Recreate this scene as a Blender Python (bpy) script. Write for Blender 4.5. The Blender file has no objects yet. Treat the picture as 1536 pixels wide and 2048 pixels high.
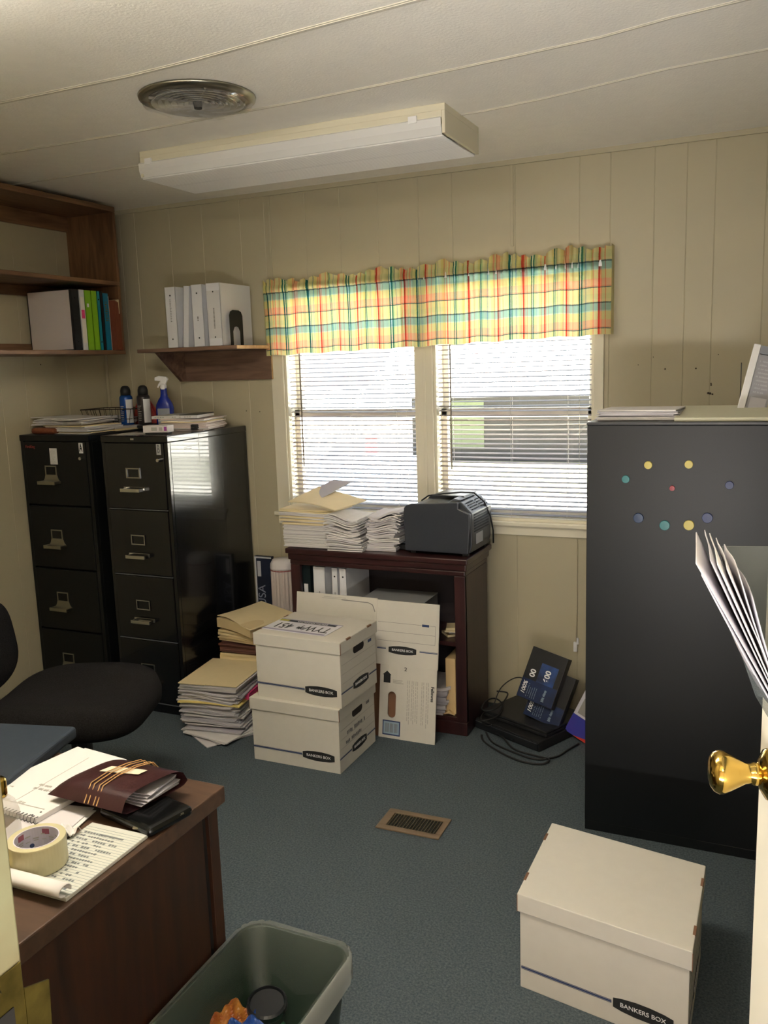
import bpy, math, random
from mathutils import Vector, Matrix
R = math.radians
col = bpy.context.scene.collection
SC = bpy.context.scene

# ------------------------------------------------------------------ camera
cam_d = bpy.data.cameras.new('camera'); cam = bpy.data.objects.new('camera', cam_d); col.objects.link(cam)
cam_d.sensor_fit = 'AUTO'; cam_d.sensor_width = 36.0; cam_d.lens = 1746.43 * 36 / 2048
cam_d.clip_start = 0.02; cam_d.clip_end = 300
yaw, pit, rol = R(-24.5495552), R(9.50284839), R(-1.8413077)
fw = Vector((math.sin(yaw)*math.cos(pit), math.cos(yaw)*math.cos(pit), -math.sin(pit)))
rt0 = Vector((math.cos(yaw), -math.sin(yaw), 0)); up0 = rt0.cross(fw)
rt = math.cos(rol)*rt0 + math.sin(rol)*up0; up = -math.sin(rol)*rt0 + math.cos(rol)*up0
M = Matrix((rt, up, -fw)).transposed().to_4x4(); M.translation = Vector((0, 0, 1.6))
cam.matrix_world = M
SC.camera = cam

# ------------------------------------------------------------------ world, lights, exposure
W = bpy.data.worlds.new('sky'); SC.world = W; W.use_nodes = True
nt = W.node_tree; bg = nt.nodes['Background']
tc = nt.nodes.new('ShaderNodeTexCoord'); sx = nt.nodes.new('ShaderNodeSeparateXYZ'); cr = nt.nodes.new('ShaderNodeValToRGB')
nt.links.new(tc.outputs['Generated'], sx.inputs[0]); nt.links.new(sx.outputs['Z'], cr.inputs[0]); nt.links.new(cr.outputs[0], bg.inputs[0])
cr.color_ramp.elements[0].color = (.92, .96, 1.0, 1); cr.color_ramp.elements[1].color = (.62, .78, 1.0, 1); cr.color_ramp.elements[1].position = .8
bg.inputs['Strength'].default_value = 2.4
def light(name, kind, loc, rot, energy, color, **kw):
    d = bpy.data.lights.new(name, kind); d.energy = energy; d.color = color
    for k, v in kw.items(): setattr(d, k, v)
    o = bpy.data.objects.new(name, d); o.location = loc; o.rotation_euler = rot; col.objects.link(o); return o
light('sun', 'SUN', (0, 0, 20), (R(40), 0, R(80)), 135.0, (1, .96, .9), angle=R(.6))
# daylight portals sit in the two window openings (they emit nothing, they only guide sky sampling)
for nm, xa, xb in (('window_daylight', -2.254, -1.546), ('window_daylight', -1.464, -.73)):
    p = light(nm, 'AREA', ((xa+xb)/2, 3.93, 1.43), (R(-90), 0, 0), 1.0, (1, 1, 1), shape='RECTANGLE', size=xb-xa, size_y=1.1)
    p.data.cycles.is_portal = True
SC.view_settings.view_transform = 'Standard'; SC.view_settings.look = 'None'
SC.view_settings.exposure = 0.5; SC.view_settings.gamma = 1.0; SC.view_settings.use_curve_mapping = False
SC.cycles.use_denoising = True
SC.cycles.max_bounces = 10; SC.cycles.diffuse_bounces = 6; SC.cycles.glossy_bounces = 4
SC.cycles.transmission_bounces = 8; SC.cycles.transparent_max_bounces = 12
SC.cycles.sample_clamp_indirect = 40.0
SC.cycles.caustics_reflective = False; SC.cycles.caustics_refractive = False

# added area lights, unseen in the corridor, to brighten the room like daylight
light('added_corridor_fill', 'AREA', (-.2, -1.47, 1.35), (R(90), 0, 0), 5.0, (1, .97, .92), shape='RECTANGLE', size=2.2, size_y=1.6)
light('added_corridor_uplight', 'AREA', (-.1, -1.3, .45), (R(170), 0, 0), 300.0, (1, .97, .93), shape='RECTANGLE', size=2.4, size_y=.8)  # added uplight aimed at the room's ceiling; no door stands here
LIT = 11.0    # brightness of the added fixture's cover
# ------------------------------------------------------------------ materials
def srgb(r, g, b):
    f = lambda c: (c/255/12.92 if c/255 <= .04045 else ((c/255+.055)/1.055)**2.4)
    return (f(r), f(g), f(b), 1)
_m = {}
def mat(name, c=(200, 200, 200), rough=.6, metal=0.0, noise=0.0, scale=8.0, bump=0.0, bscale=None, c2=None, trans=0.0, emit=0.0, stretch=(1, 1, 1), spec=.5, coat=0.0, alpha=1.0, detail=4):
    if name in _m: return _m[name]
    m = bpy.data.materials.new(name); m.use_nodes = True; t = m.node_tree; N = t.nodes; Lk = t.links
    b = N['Principled BSDF']; b.inputs['Base Color'].default_value = srgb(*c)
    b.inputs['Roughness'].default_value = rough; b.inputs['Metallic'].default_value = metal
    b.inputs['Specular IOR Level'].default_value = spec; b.inputs['Coat Weight'].default_value = coat; b.inputs['Alpha'].default_value = alpha
    if trans: b.inputs['Transmission Weight'].default_value = trans
    co = N.new('ShaderNodeTexCoord'); mp = N.new('ShaderNodeMapping'); mp.inputs['Scale'].default_value = stretch
    Lk.new(co.outputs['Object'], mp.inputs[0])
    nz = N.new('ShaderNodeTexNoise'); nz.inputs['Scale'].default_value = scale; nz.inputs['Detail'].default_value = detail
    Lk.new(mp.outputs[0], nz.inputs['Vector'])
    if noise or c2:
        r_ = N.new('ShaderNodeValToRGB'); Lk.new(nz.outputs['Fac'], r_.inputs[0])
        r_.color_ramp.elements[0].position = .3; r_.color_ramp.elements[1].position = .7
        a = srgb(*c); z = srgb(*c2) if c2 else tuple(min(1, v*(1-noise)) for v in a[:3]) + (1,)
        r_.color_ramp.elements[0].color = z; r_.color_ramp.elements[1].color = a
        Lk.new(r_.outputs[0], b.inputs['Base Color'])
    if bump:
        n2 = N.new('ShaderNodeTexNoise'); n2.inputs['Scale'].default_value = bscale or scale*6; n2.inputs['Detail'].default_value = 5
        Lk.new(mp.outputs[0], n2.inputs['Vector'])
        bp = N.new('ShaderNodeBump'); bp.inputs['Strength'].default_value = bump; bp.inputs['Distance'].default_value = .004
        Lk.new(n2.outputs['Fac'], bp.inputs['Height']); Lk.new(bp.outputs[0], b.inputs['Normal'])
    if emit:
        b.inputs['Emission Color'].default_value = srgb(*c); b.inputs['Emission Strength'].default_value = emit
    _m[name] = m; return m
def glass(name, c=(255, 255, 255), fac=.12, rough=.05):
    if name in _m: return _m[name]
    m = bpy.data.materials.new(name); m.use_nodes = True; t = m.node_tree; N = t.nodes; N.clear()
    o = N.new('ShaderNodeOutputMaterial'); mx = N.new('ShaderNodeMixShader'); tr = N.new('ShaderNodeBsdfTransparent'); g = N.new('ShaderNodeBsdfGlossy')
    tr.inputs[0].default_value = srgb(*c); g.inputs['Roughness'].default_value = rough; mx.inputs[0].default_value = fac
    t.links.new(tr.outputs[0], mx.inputs[1]); t.links.new(g.outputs[0], mx.inputs[2]); t.links.new(mx.outputs[0], o.inputs[0])
    _m[name] = m; return m
def cloth_film(name, c, fac, cd=None):   # milky thin plastic: part transparent, part diffuse + gloss
    if name in _m: return _m[name]
    m = bpy.data.materials.new(name); m.use_nodes = True; t = m.node_tree; N = t.nodes
    b = N['Principled BSDF']; b.inputs['Base Color'].default_value = srgb(*c); b.inputs['Roughness'].default_value = .25
    o = N['Material Output']; tr = N.new('ShaderNodeBsdfTransparent'); mx = N.new('ShaderNodeMixShader'); mx.inputs[0].default_value = fac
    t.links.new(tr.outputs[0], mx.inputs[1]); t.links.new(b.outputs[0], mx.inputs[2]); t.links.new(mx.outputs[0], o.inputs[0])
    _m[name] = m; return m
def translucent(name, c, fac=.4, rough=.5):
    m = mat(name, c, rough); t = m.node_tree; N = t.nodes; b = N['Principled BSDF']; o = N['Material Output']
    tr = N.new('ShaderNodeBsdfTranslucent'); mx = N.new('ShaderNodeMixShader'); mx.inputs[0].default_value = fac
    tr.inputs[0].default_value = srgb(*c)
    t.links.new(b.outputs[0], mx.inputs[1]); t.links.new(tr.outputs[0], mx.inputs[2]); t.links.new(mx.outputs[0], o.inputs[0])
    return m
def wood(name, c1, c2, rough=.45, axis='x', scale=3.0):
    if name in _m: return _m[name]
    m = bpy.data.materials.new(name); m.use_nodes = True; t = m.node_tree; N = t.nodes; Lk = t.links
    b = N['Principled BSDF']; b.inputs['Roughness'].default_value = rough
    co = N.new('ShaderNodeTexCoord'); mp = N.new('ShaderNodeMapping'); Lk.new(co.outputs['Object'], mp.inputs[0])
    s = {'x': (.12, 1, 1), 'y': (1, .12, 1), 'z': (1, 1, .12)}[axis]; mp.inputs['Scale'].default_value = s
    n1 = N.new('ShaderNodeTexNoise'); n1.inputs['Scale'].default_value = scale*12; n1.inputs['Detail'].default_value = 8; n1.inputs['Distortion'].default_value = .6
    n2 = N.new('ShaderNodeTexNoise'); n2.inputs['Scale'].default_value = scale*2; n2.inputs['Detail'].default_value = 3
    Lk.new(mp.outputs[0], n1.inputs['Vector']); Lk.new(mp.outputs[0], n2.inputs['Vector'])
    ad = N.new('ShaderNodeMath'); ad.operation = 'ADD'; Lk.new(n1.outputs['Fac'], ad.inputs[0]); Lk.new(n2.outputs['Fac'], ad.inputs[1])
    r_ = N.new('ShaderNodeValToRGB'); r_.color_ramp.elements[0].position = .75/2; r_.color_ramp.elements[1].position = 1.25/2
    hl = N.new('ShaderNodeMath'); hl.operation = 'MULTIPLY'; hl.inputs[1].default_value = .5; Lk.new(ad.outputs[0], hl.inputs[0]); Lk.new(hl.outputs[0], r_.inputs[0])
    r_.color_ramp.elements[0].color = srgb(*c2); r_.color_ramp.elements[1].color = srgb(*c1); Lk.new(r_.outputs[0], b.inputs['Base Color'])
    _m[name] = m; return m
PAN = mat('painted_panelling', (184, 176, 150), .45, noise=.05, scale=3, bump=.08, bscale=40)
CEIL = mat('stippled_ceiling', (249, 246, 239), .85, noise=.03, scale=20, bump=.3, bscale=110)
BATT = mat('ceiling_batten', (206, 201, 188), .6)  # darker than the ceiling: seam shadow lines put into the colour
CARP = mat('blue_grey_carpet', (98, 108, 114), .95, c2=(66, 77, 84), scale=160, bump=.9, bscale=260, detail=6, spec=.15)
TRIM = mat('white_trim', (226, 221, 202), .4)
SASH = mat('sash_white', (225, 222, 214), .4)
GLS = glass('window_glass', (250, 252, 252), .06)
SLAT = translucent('blind_slat', (124, 114, 110), .06, .4)
CORD = mat('blind_cord', (215, 210, 200), .7)
WAND = mat('clear_wand', (110, 100, 88), .3)
BLK = mat('black_enamel', (17, 18, 21), .22, noise=.2, scale=60, coat=.3)
BLKM = mat('black_enamel_matt', (17, 19, 20), .4, noise=.25, scale=200, spec=.3)
TALL = mat('black_powder_coat', (17, 20, 23), .42, noise=.25, scale=220, spec=.4)
CHR = mat('chrome', (205, 205, 200), .16, 1.0)
CHRD = mat('dull_chrome', (165, 162, 148), .3, 1.0)
BRASS = mat('polished_brass', (214, 178, 92), .12, 1.0)
BRASSD = mat('worn_brass', (112, 100, 52), .35, 1.0, noise=.5, scale=40)
WALN = wood('stained_shelf_wood', (142, 106, 76), (88, 62, 42), .5, 'y')
WALX = wood('stained_shelf_wood_x', (134, 106, 88), (86, 64, 54), .5, 'x')
WALZ = wood('stained_shelf_wood_z', (138, 100, 68), (86, 60, 40), .5, 'z')
RAW = wood('bare_pine', (216, 184, 138), (190, 152, 104), .6, 'x')
MAHO = wood('dark_mahogany', (62, 34, 34), (36, 18, 20), .3, 'x')
MAHZ = wood('dark_mahogany_upright', (62, 34, 34), (36, 18, 20), .35, 'z')
DTOP = wood('desk_laminate', (82, 60, 46), (54, 39, 30), .4, 'x', 4)
DSID = wood('desk_side', (66, 36, 18), (38, 21, 11), .5, 'z', 3)
BOXW = mat('white_cardboard', (206, 203, 195), .75, noise=.03, scale=30)
KRAFT = mat('brown_cardboard', (122, 88, 66), .85)
PAP = mat('white_paper', (210, 208, 208), .8); PAP2 = mat('off_white_paper', (198, 195, 199), .8); PAP3 = mat('grey_paper', (176, 174, 182), .8)
MAN = mat('manila', (220, 204, 164), .75, noise=.04, scale=20); MAN2 = mat('manila_dark', (206, 186, 144), .75)
YEL = mat('yellow_paper', (228, 208, 130), .8); PINK = mat('pink_paper', (226, 70, 130), .7); BRN = mat('brown_folder', (92, 58, 50), .7)
INK = mat('ink_black', (30, 32, 34), .7); INKB = mat('ink_blue', (44, 62, 104), .7); INKG = mat('ink_grey', (120, 120, 122), .7)
INKL = mat('ink_light', (168, 166, 160), .7)
PLB = mat('black_plastic', (30, 32, 36), .35); PLM = mat('black_plastic_matt', (24, 25, 27), .6)
FAB = mat('black_fabric', (40, 38, 38), .95, c2=(20, 19, 19), scale=300, bump=.5, bscale=500, spec=.1)
WHT = mat('white_plastic', (232, 232, 234), .4)

# ------------------------------------------------------------------ mesh helpers
class MB:
    def __init__(s): s.v = []; s.f = []; s.mi = []; s.T = Matrix.Identity(4)
    def add(s, vs, fs, m=0):
        o = len(s.v); s.v += [tuple(s.T @ Vector(p)) for p in vs]
        for f in fs: s.f.append(tuple(o+i for i in f)); s.mi.append(m)
        return s
    def box(s, x0, x1, y0, y1, z0, z1, m=0):
        return s.add([(x0,y0,z0),(x1,y0,z0),(x1,y1,z0),(x0,y1,z0),(x0,y0,z1),(x1,y0,z1),(x1,y1,z1),(x0,y1,z1)],
              [(0,3,2,1),(4,5,6,7),(0,1,5,4),(1,2,6,5),(2,3,7,6),(3,0,4,7)], m)
    def prism(s, pts, axis, a, b, m=0):       # polygon pts (2D) extruded along axis from a to b
        def P(p, t): return {'x': (t, p[0], p[1]), 'y': (p[0], t, p[1]), 'z': (p[0], p[1], t)}[axis]
        n = len(pts); vs = [P(p, a) for p in pts] + [P(p, b) for p in pts]
        fs = [tuple(range(n))[::-1], tuple(range(n, 2*n))] + [(i, (i+1) % n, n+(i+1) % n, n+i) for i in range(n)]
        return s.add(vs, fs, m)
    def lathe(s, prof, n=24, m=0, c=(0, 0, 0), caps=True):   # prof: (r, z)
        vs = []; fs = []
        for r, z in prof:
            for i in range(n): a = 2*math.pi*i/n; vs.append((c[0]+r*math.cos(a), c[1]+r*math.sin(a), c[2]+z))
        for k in range(len(prof)-1):
            for i in range(n): j = (i+1) % n; fs.append((k*n+i, k*n+j, (k+1)*n+j, (k+1)*n+i))
        if caps and prof[0][0] > 1e-4: fs.append(tuple(range(n))[::-1])
        if caps and prof[-1][0] > 1e-4: fs.append(tuple(range((len(prof)-1)*n, len(prof)*n)))
        return s.add(vs, fs, m)
    def tube(s, pts, r, n=8, m=0, closed=False):
        P = [Vector(p) for p in pts]; N = len(P); vs = []; fs = []
        for i in range(N):
            if closed: d = P[(i+1) % N]-P[i-1]
            else: d = P[min(i+1, N-1)]-P[max(i-1, 0)]
            if d.length < 1e-9: d = Vector((0, 0, 1))
            d.normalize(); u = d.cross(Vector((0, 0, 1)))
            if u.length < .05: u = d.cross(Vector((0, 1, 0)))
            u.normalize(); w = d.cross(u); rr = r[i] if isinstance(r, (list, tuple)) else r
            for k in range(n): a = 2*math.pi*k/n; vs.append(tuple(P[i]+rr*(math.cos(a)*u+math.sin(a)*w)))
        for i in range(N if closed else N-1):
            for k in range(n): j = (k+1) % n; i2 = (i+1) % N; fs.append((i*n+k, i*n+j, i2*n+j, i2*n+k))
        if not closed: fs += [tuple(range(n))[::-1], tuple(range((N-1)*n, N*n))]
        return s.add(vs, fs, m)
    def grid(s, fn, nu, nv, m=0):               # single sided sheet fn(u,v)
        vs = [fn(i/nu, j/nv) for j in range(nv+1) for i in range(nu+1)]
        fs = [(j*(nu+1)+i, j*(nu+1)+i+1, (j+1)*(nu+1)+i+1, (j+1)*(nu+1)+i) for j in range(nv) for i in range(nu)]
        return s.add(vs, fs, m)
    def slab(s, fn, th, nu, nv, m=0):           # sheet with thickness th along -z
        vs = [fn(i/nu, j/nv) for j in range(nv+1) for i in range(nu+1)]; K = len(vs)
        vs += [(a, b, c-th) for a, b, c in vs]; I = lambda i, j: j*(nu+1)+i
        fs = []
        for j in range(nv):
            for i in range(nu):
                fs.append((I(i,j), I(i+1,j), I(i+1,j+1), I(i,j+1))); fs.append((K+I(i,j+1), K+I(i+1,j+1), K+I(i+1,j), K+I(i,j)))
        for i in range(nu): fs.append((K+I(i,0), K+I(i+1,0), I(i+1,0), I(i,0))); fs.append((I(i,nv), I(i+1,nv), K+I(i+1,nv), K+I(i,nv)))
        for j in range(nv): fs.append((I(0,j), I(0,j+1), K+I(0,j+1), K+I(0,j))); fs.append((K+I(nu,j), K+I(nu,j+1), I(nu,j+1), I(nu,j)))
        return s.add(vs, fs, m)
    def build(s, name, mats, parent=None, bevel=0.0, smooth=False, seg=2, subd=0, solid=0.0):
        me = bpy.data.meshes.new(name); me.from_pydata(s.v, [], s.f)
        if not isinstance(mats, (list, tuple)): mats = [mats]
        for m in mats: me.materials.append(m)
        me.polygons.foreach_set('material_index', s.mi); me.update()
        if smooth: me.polygons.foreach_set('use_smooth', [True]*len(me.polygons))
        o = bpy.data.objects.new(name, me); col.objects.link(o)
        if parent: o.parent = parent
        if solid: q = o.modifiers.new('solid', 'SOLIDIFY'); q.thickness = solid
        if subd: q = o.modifiers.new('sub', 'SUBSURF'); q.levels = q.render_levels = subd
        if bevel: q = o.modifiers.new('bevel', 'BEVEL'); q.width = bevel; q.segments = seg; q.limit_method = 'ANGLE'
        return o
def TR(loc=(0, 0, 0), rz=0, rx=0, ry=0, s=1):
    return Matrix.Translation(loc) @ Matrix.Rotation(rz, 4, 'Z') @ Matrix.Rotation(ry, 4, 'Y') @ Matrix.Rotation(rx, 4, 'X') @ Matrix.Scale(s, 4)
def tag(o, label=None, cat=None, group=None, kind=None):
    if label: o['label'] = label
    if cat: o['category'] = cat
    if group: o['group'] = group
    if kind: o['kind'] = kind
    return o
def thing(name, label, cat, loc=(0, 0, 0), rz=0.0, group=None):
    o = bpy.data.objects.new(name, None); o.empty_display_size = .05; col.objects.link(o); o.location = loc; o.rotation_euler = (0, 0, rz)
    return tag(o, label, cat, group)
def bx(name, m, parent, x0, x1, y0, y1, z0, z1, bevel=0.0):
    return MB().box(x0, x1, y0, y1, z0, z1).build(name, m, parent, bevel)
def struct(o): o['kind'] = 'structure'; return o
def frame_m(org, xd, yd):
    x = Vector(xd).normalized(); y = Vector(yd).normalized(); z = x.cross(y)
    m = Matrix((x, y, z)).transposed().to_4x4(); m.translation = Vector(org); return m
def text(s, size, org, xd, yd, m, name='lettering', parent=None, sx=1.0, align='CENTER', ext=.0004, bold=0.0, shear=0.0):
    c = bpy.data.curves.new('t', 'FONT'); c.body = s; c.size = size; c.extrude = ext; c.align_x = align; c.align_y = 'CENTER'; c.offset = bold; c.shear = shear
    t = bpy.data.objects.new('t', c); me = bpy.data.meshes.new_from_object(t)
    me.transform(frame_m(org, xd, yd) @ Matrix.Diagonal((sx, 1, 1, 1)))
    bpy.data.objects.remove(t); bpy.data.curves.remove(c)
    me.materials.clear(); me.materials.append(m); me.name = name
    o = bpy.data.objects.new(name, me); col.objects.link(o)
    if parent: o.parent = parent
    return o
def marks(mb, org, xd, yd, rects, th=.0004, m=0):   # flat printed rectangles (x0,x1,y0,y1) on a surface
    old = mb.T; mb.T = old @ frame_m(org, xd, yd)
    for r in rects: mb.box(r[0], r[1], r[2], r[3], 0, th, r[4] if len(r) > 4 else m)
    mb.T = old; return mb
def scribble(seed, x0, x1, y0, y1, rows, h=.5, fill=.8):
    rn = random.Random(seed); out = []; dy = (y1-y0)/rows
    for k in range(rows):
        x = x0; yc = y1-dy*(k+.5); end = x0+(x1-x0)*rn.uniform(.6, 1)
        while x < end:
            w = rn.uniform(.006, .02)*(x1-x0)*8/ .8 * .1 + (x1-x0)*.03
            if rn.random() < fill: out.append((x, min(x+w, x1), yc-dy*h/2*rn.uniform(.5, 1), yc+dy*h/2*rn.uniform(.5, 1)))
            x += w+(x1-x0)*.018
    return out
def stack(seed, w, d, h, n, jit=.01, rotj=3, mats=(0,), wave=.0, lean=(0, 0), thick=None, sag=0.0):
    rn = random.Random(seed); mb = MB(); z = 0
    ts = [rn.uniform(.6, 1.4) for _ in range(n)]; S = sum(ts); ts = [t*h/S for t in ts]
    for k, t in enumerate(ts):
        f = (k+.5)/n; cx = rn.gauss(0, jit)+lean[0]*f; cy = rn.gauss(0, jit)+lean[1]*f; a = R(rn.gauss(0, rotj)); ww = w*rn.uniform(.95, 1.0); dd = d*rn.uniform(.95, 1.0)
        ph = rn.uniform(0, 6); amp = wave*f; ca, sa = math.cos(a), math.sin(a); top = z+t*.93
        def fn(u, v, ww=ww, dd=dd, ca=ca, sa=sa, cx=cx, cy=cy, top=top, amp=amp, ph=ph, f=f):
            x = (u-.5)*ww; y = (v-.5)*dd
            zz = top+amp*math.sin(u*5+ph*.25)*(.4+.6*(1-v))-sag*f*((abs(u-.5)*2)**3)
            return (cx+x*ca-y*sa, cy+x*sa+y*ca, zz)
        mb.slab(fn, t*.86, 6, 4, mats[rn.randrange(len(mats))]); z += t
    return mb
def copy_tree(o, parent=None):
    c = o.copy(); col.objects.link(c)
    if parent: c.parent = parent
    for ch in o.children: copy_tree(ch, c)
    return c

# ------------------------------------------------------------------ room shell
XL, XR, YB, YN, ZC = -3.38, 0.95, 3.80, 0.45, 2.445
def panel_wall(name, axis, pos, thick, a0, a1, z0, z1, grooves, holes, m):
    """upright panelled wall: inner sheet with V grooves, outer sheet, reveals of the holes"""
    us = {a0, a1}
    for g in grooves: us |= {g-.0025, g, g+.0025}
    for h in holes: us |= {h[0], h[1]}
    zs = {z0, z1}
    for h in holes: zs |= {h[2], h[3]}
    us = sorted(u for u in us if a0 <= u <= a1); zs = sorted(zs); mb = MB()
    P = lambda u, t, z: ((u, pos+t, z) if axis == 'y' else (pos+t, u, z))
    sg = 1 if thick > 0 else -1
    inh = lambda u, z: any(h[0] < u < h[1] and h[2] < z < h[3] for h in holes)
    for i in range(len(us)-1):
        for j in range(len(zs)-1):
            if inh((us[i]+us[i+1])/2, (zs[j]+zs[j+1])/2): continue
            d0 = .0016*sg if us[i] in grooves else 0; d1 = .0016*sg if us[i+1] in grooves else 0
            mb.add([P(us[i], d0, zs[j]), P(us[i+1], d1, zs[j]), P(us[i+1], d1, zs[j+1]), P(us[i], d0, zs[j+1])], [(0, 1, 2, 3)])
            mb.add([P(us[i], thick, zs[j]), P(us[i+1], thick, zs[j]), P(us[i+1], thick, zs[j+1]), P(us[i], thick, zs[j+1])], [(3, 2, 1, 0)])
    for h in holes + [(a0, a1, z0, z1)]:
        c = [(h[0], h[2]), (h[1], h[2]), (h[1], h[3]), (h[0], h[3])]
        for k in range(4):
            p, q = c[k], c[(k+1) % 4]
            mb.add([P(p[0], 0, p[1]), P(q[0], 0, q[1]), P(q[0], thick, q[1]), P(p[0], thick, p[1])], [(0, 1, 2, 3)])
    return struct(mb.build(name, m))
GX = [-3.21, -3.113, -2.89, -2.69, -2.465, -2.326, -2.1, -1.915, -1.72, -1.52, -1.358, -1.073, -.797, -.671, -.497, -.373, -.267, -.084, .12, .3, .52, .7]
WIN = [(-2.254, -1.546, .885, 1.98), (-1.464, -.73, .885, 1.98)]
panel_wall('wall_back', 'y', YB, .14, XL, XR, 0, ZC, GX, WIN, PAN)
panel_wall('wall_left', 'x', XL, -.12, YN, YB, 0, ZC, [.9, 1.3, 1.72, 2.12, 2.45, 2.72, 2.93, 3.07, 3.22, 3.5], [], PAN)
panel_wall('wall_right', 'x', XR, .12, YN, YB, 0, ZC, [1, 1.5, 2, 2.5, 3, 3.4], [], PAN)
DO = (-.57, .18, 0, 2.045)
panel_wall('wall_near', 'y', YN, -.1, XL, XR, 0, ZC, [-3, -2.5, -2, -1.5, -1], [DO], PAN)
# corridor the photographer stands in
CORR = mat('bounce_cutting_brown', (112, 88, 66), .6, noise=.2, scale=6)  # unseen walls, made dark brown to cut light bouncing into the room
panel_wall('wall_corridor_left', 'x', -1.7, -.1, -1.5, .35, 0, ZC, [], [], CORR)
panel_wall('wall_corridor_right', 'x', 1.3, .1, -1.5, .35, 0, ZC, [], [], CORR)
panel_wall('wall_corridor_far', 'y', -1.5, -.1, -1.7, 1.3, 0, ZC, [], [], CORR)
struct(MB().box(XL-.12, 1.4, -1.6, YB+.14, -.12, 0).build('floor', CARP))
struct(MB().box(XL-.12, 1.4, .35, YB+.14, ZC, ZC+.1).build('ceiling', CEIL))
struct(MB().box(-1.8, 1.4, -1.6, .35, ZC, ZC+.1).build('ceiling', mat('corridor_ceiling', (150, 140, 120), .8)))  # unseen corridor ceiling, darkened to cut bounced light
# battens over the ceiling seams (slightly sagging lines as in the room)
def batten(name, pts, w=.022):
    mb = MB()
    for a, b in zip(pts[:-1], pts[1:]):
        for (o0, o1, zz) in ((-w/2, w/2, .002), (-w/4, w/4, .004)):
            mb.add([(a[0], a[1]+o0, ZC+.001), (b[0], b[1]+o0, ZC+.001), (b[0], b[1]+o1, ZC+.001), (a[0], a[1]+o1, ZC+.001),
                    (a[0], a[1]+o0, ZC-zz), (b[0], b[1]+o0, ZC-zz), (b[0], b[1]+o1, ZC-zz), (a[0], a[1]+o1, ZC-zz)],
                   [(0, 1, 2, 3), (7, 6, 5, 4), (0, 4, 5, 1), (3, 2, 6, 7), (0, 3, 7, 4), (1, 5, 6, 2)])
    return struct(mb.build(name, BATT))
batten('trim_1', [(XL, 2.16), (-2.25, 2.155), (-1.75, 2.157), (-1.49, 2.14), (-1.15, 2.10), (-.82, 2.068), (XR, 1.98)])
batten('trim_2', [(XL, 2.60), (-2.15, 2.632), (-1.45, 2.615), (-1.08, 2.59), (-.76, 2.56), (-.48, 2.53), (-.295, 2.482), (-.17, 2.46), (XR, 2.3)], .016)
batten('trim_3', [(XL, 3.04), (-2.3, 3.04), (-.967, 3.03), (-.727, 2.99), (-.34, 2.89), (XR, 2.75)], .014)
struct(MB().box(XL, XR, YB-.012, YB, ZC-.02, ZC).build('trim_4', PAN))
struct(MB().box(XL, XL+.014, YN, YB, 0, ZC).box(XL, XL+.014, YB-.014, YB, 0, ZC).build('trim_5', PAN)) if False else None
struct(MB().box(XL, XL+.014, YB-.014, YB, 0, ZC).build('trim_5', PAN, None, .004))
# raised seam strips and nail holes in the back wall
struct(MB().box(-1.093, -1.079, YB-.006, YB, 2.09, ZC-.02).build('trim_6', PAN, None, .002))
struct(MB().box(-2.302, -2.29, YB-.006, YB, 2.02, ZC-.02).build('trim_7', PAN, None, .002))
nh = MB()
for x, z, r_ in ((-.442, 1.55, .0035), (-.322, 1.549, .0035), (-.238, 1.602, .002), (-.262, 1.481, .0035), (-.2625, 1.487, .003), (-.55, 1.57, .002), (-.265, 1.447, .005), (-.272, 1.449, .005), (-.256, 1.444, .004), (-2.49, 1.395, .003), (-2.41, 1.39, .003), (-.49, 1.60, .002)):
    nh.T = TR((x, YB, z), 0, R(90)); nh.lathe([(r_, .0), (r_*.8, .0012)], 8)
nh.T = Matrix.Identity(4)
for y, z in ((2.63, 1.345), (3.05, 1.63), (3.02, 1.40), (2.96, 1.16), (3.33, 1.66)):
    nh.T = TR((XL, y, z), 0, 0, R(90)); nh.lathe([(.0035, 0), (.0028, .0012)], 8)
nh.T = Matrix.Identity(4)
tag(struct(nh.build('trim_8', mat('nail_hole', (60, 50, 40), .9))), 'scattered old nail holes in the cream panelling')

# windows
def window(name, xa, xb, za=.885, zb=1.98):
    w = struct(thing(name, 'white sash window behind a blind', 'window', ((xa+xb)/2, YB, za)))
    if 'category' in w: del w['category']
    if 'label' in w: del w['label']
    hw = (xb-xa)/2; H = zb-za
    f = MB(); f.box(-hw, -hw+.012, 0, .14, 0, H); f.box(hw-.012, hw, 0, .14, 0, H); f.box(-hw, hw, 0, .14, H-.012, H); f.box(-hw, hw, 0, .14, 0, .012)
    f.build('window_frame', TRIM, w)
    zm = 1.372-za
    for nm, z0, z1, yy in (('upper_sash', zm-.022, H-.012, .095), ('lower_sash', .012, zm+.022, .065)):
        s = MB(); s.box(-hw+.012, -hw+.04, yy, yy+.03, z0, z1); s.box(hw-.04, hw-.012, yy, yy+.03, z0, z1)
        s.box(-hw+.012, hw-.012, yy, yy+.03, z0, z0+.038); s.box(-hw+.012, hw-.012, yy, yy+.03, z1-.038, z1)
        so = s.build(nm, SASH, w, .002)
        MB().box(-hw+.04, hw-.04, yy+.012, yy+.016, z0+.038, z1-.038).build('pane', GLS, so)
    return w
window('window_1', *WIN[0][:2]); window('window_2', *WIN[1][:2])
cs = MB(); cs.box(-2.324, -2.254, YB-.012, YB, .82, 2.0); cs.box(-.73, -.690, YB-.012, YB, .82, 2.0)
cs.box(-1.546, -1.464, YB-.012, YB, .885, 2.0); cs.box(-2.324, -.69, YB-.012, YB, 1.98, 2.0)
cs.box(-1.512, -1.498, YB-.017, YB-.012, .885, 1.98)
struct(cs.build('trim_9', TRIM, None, .003))
struct(MB().box(-2.34, -.675, YB-.03, YB+.02, .865, .885).build('trim_10', TRIM, None, .004))
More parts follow.
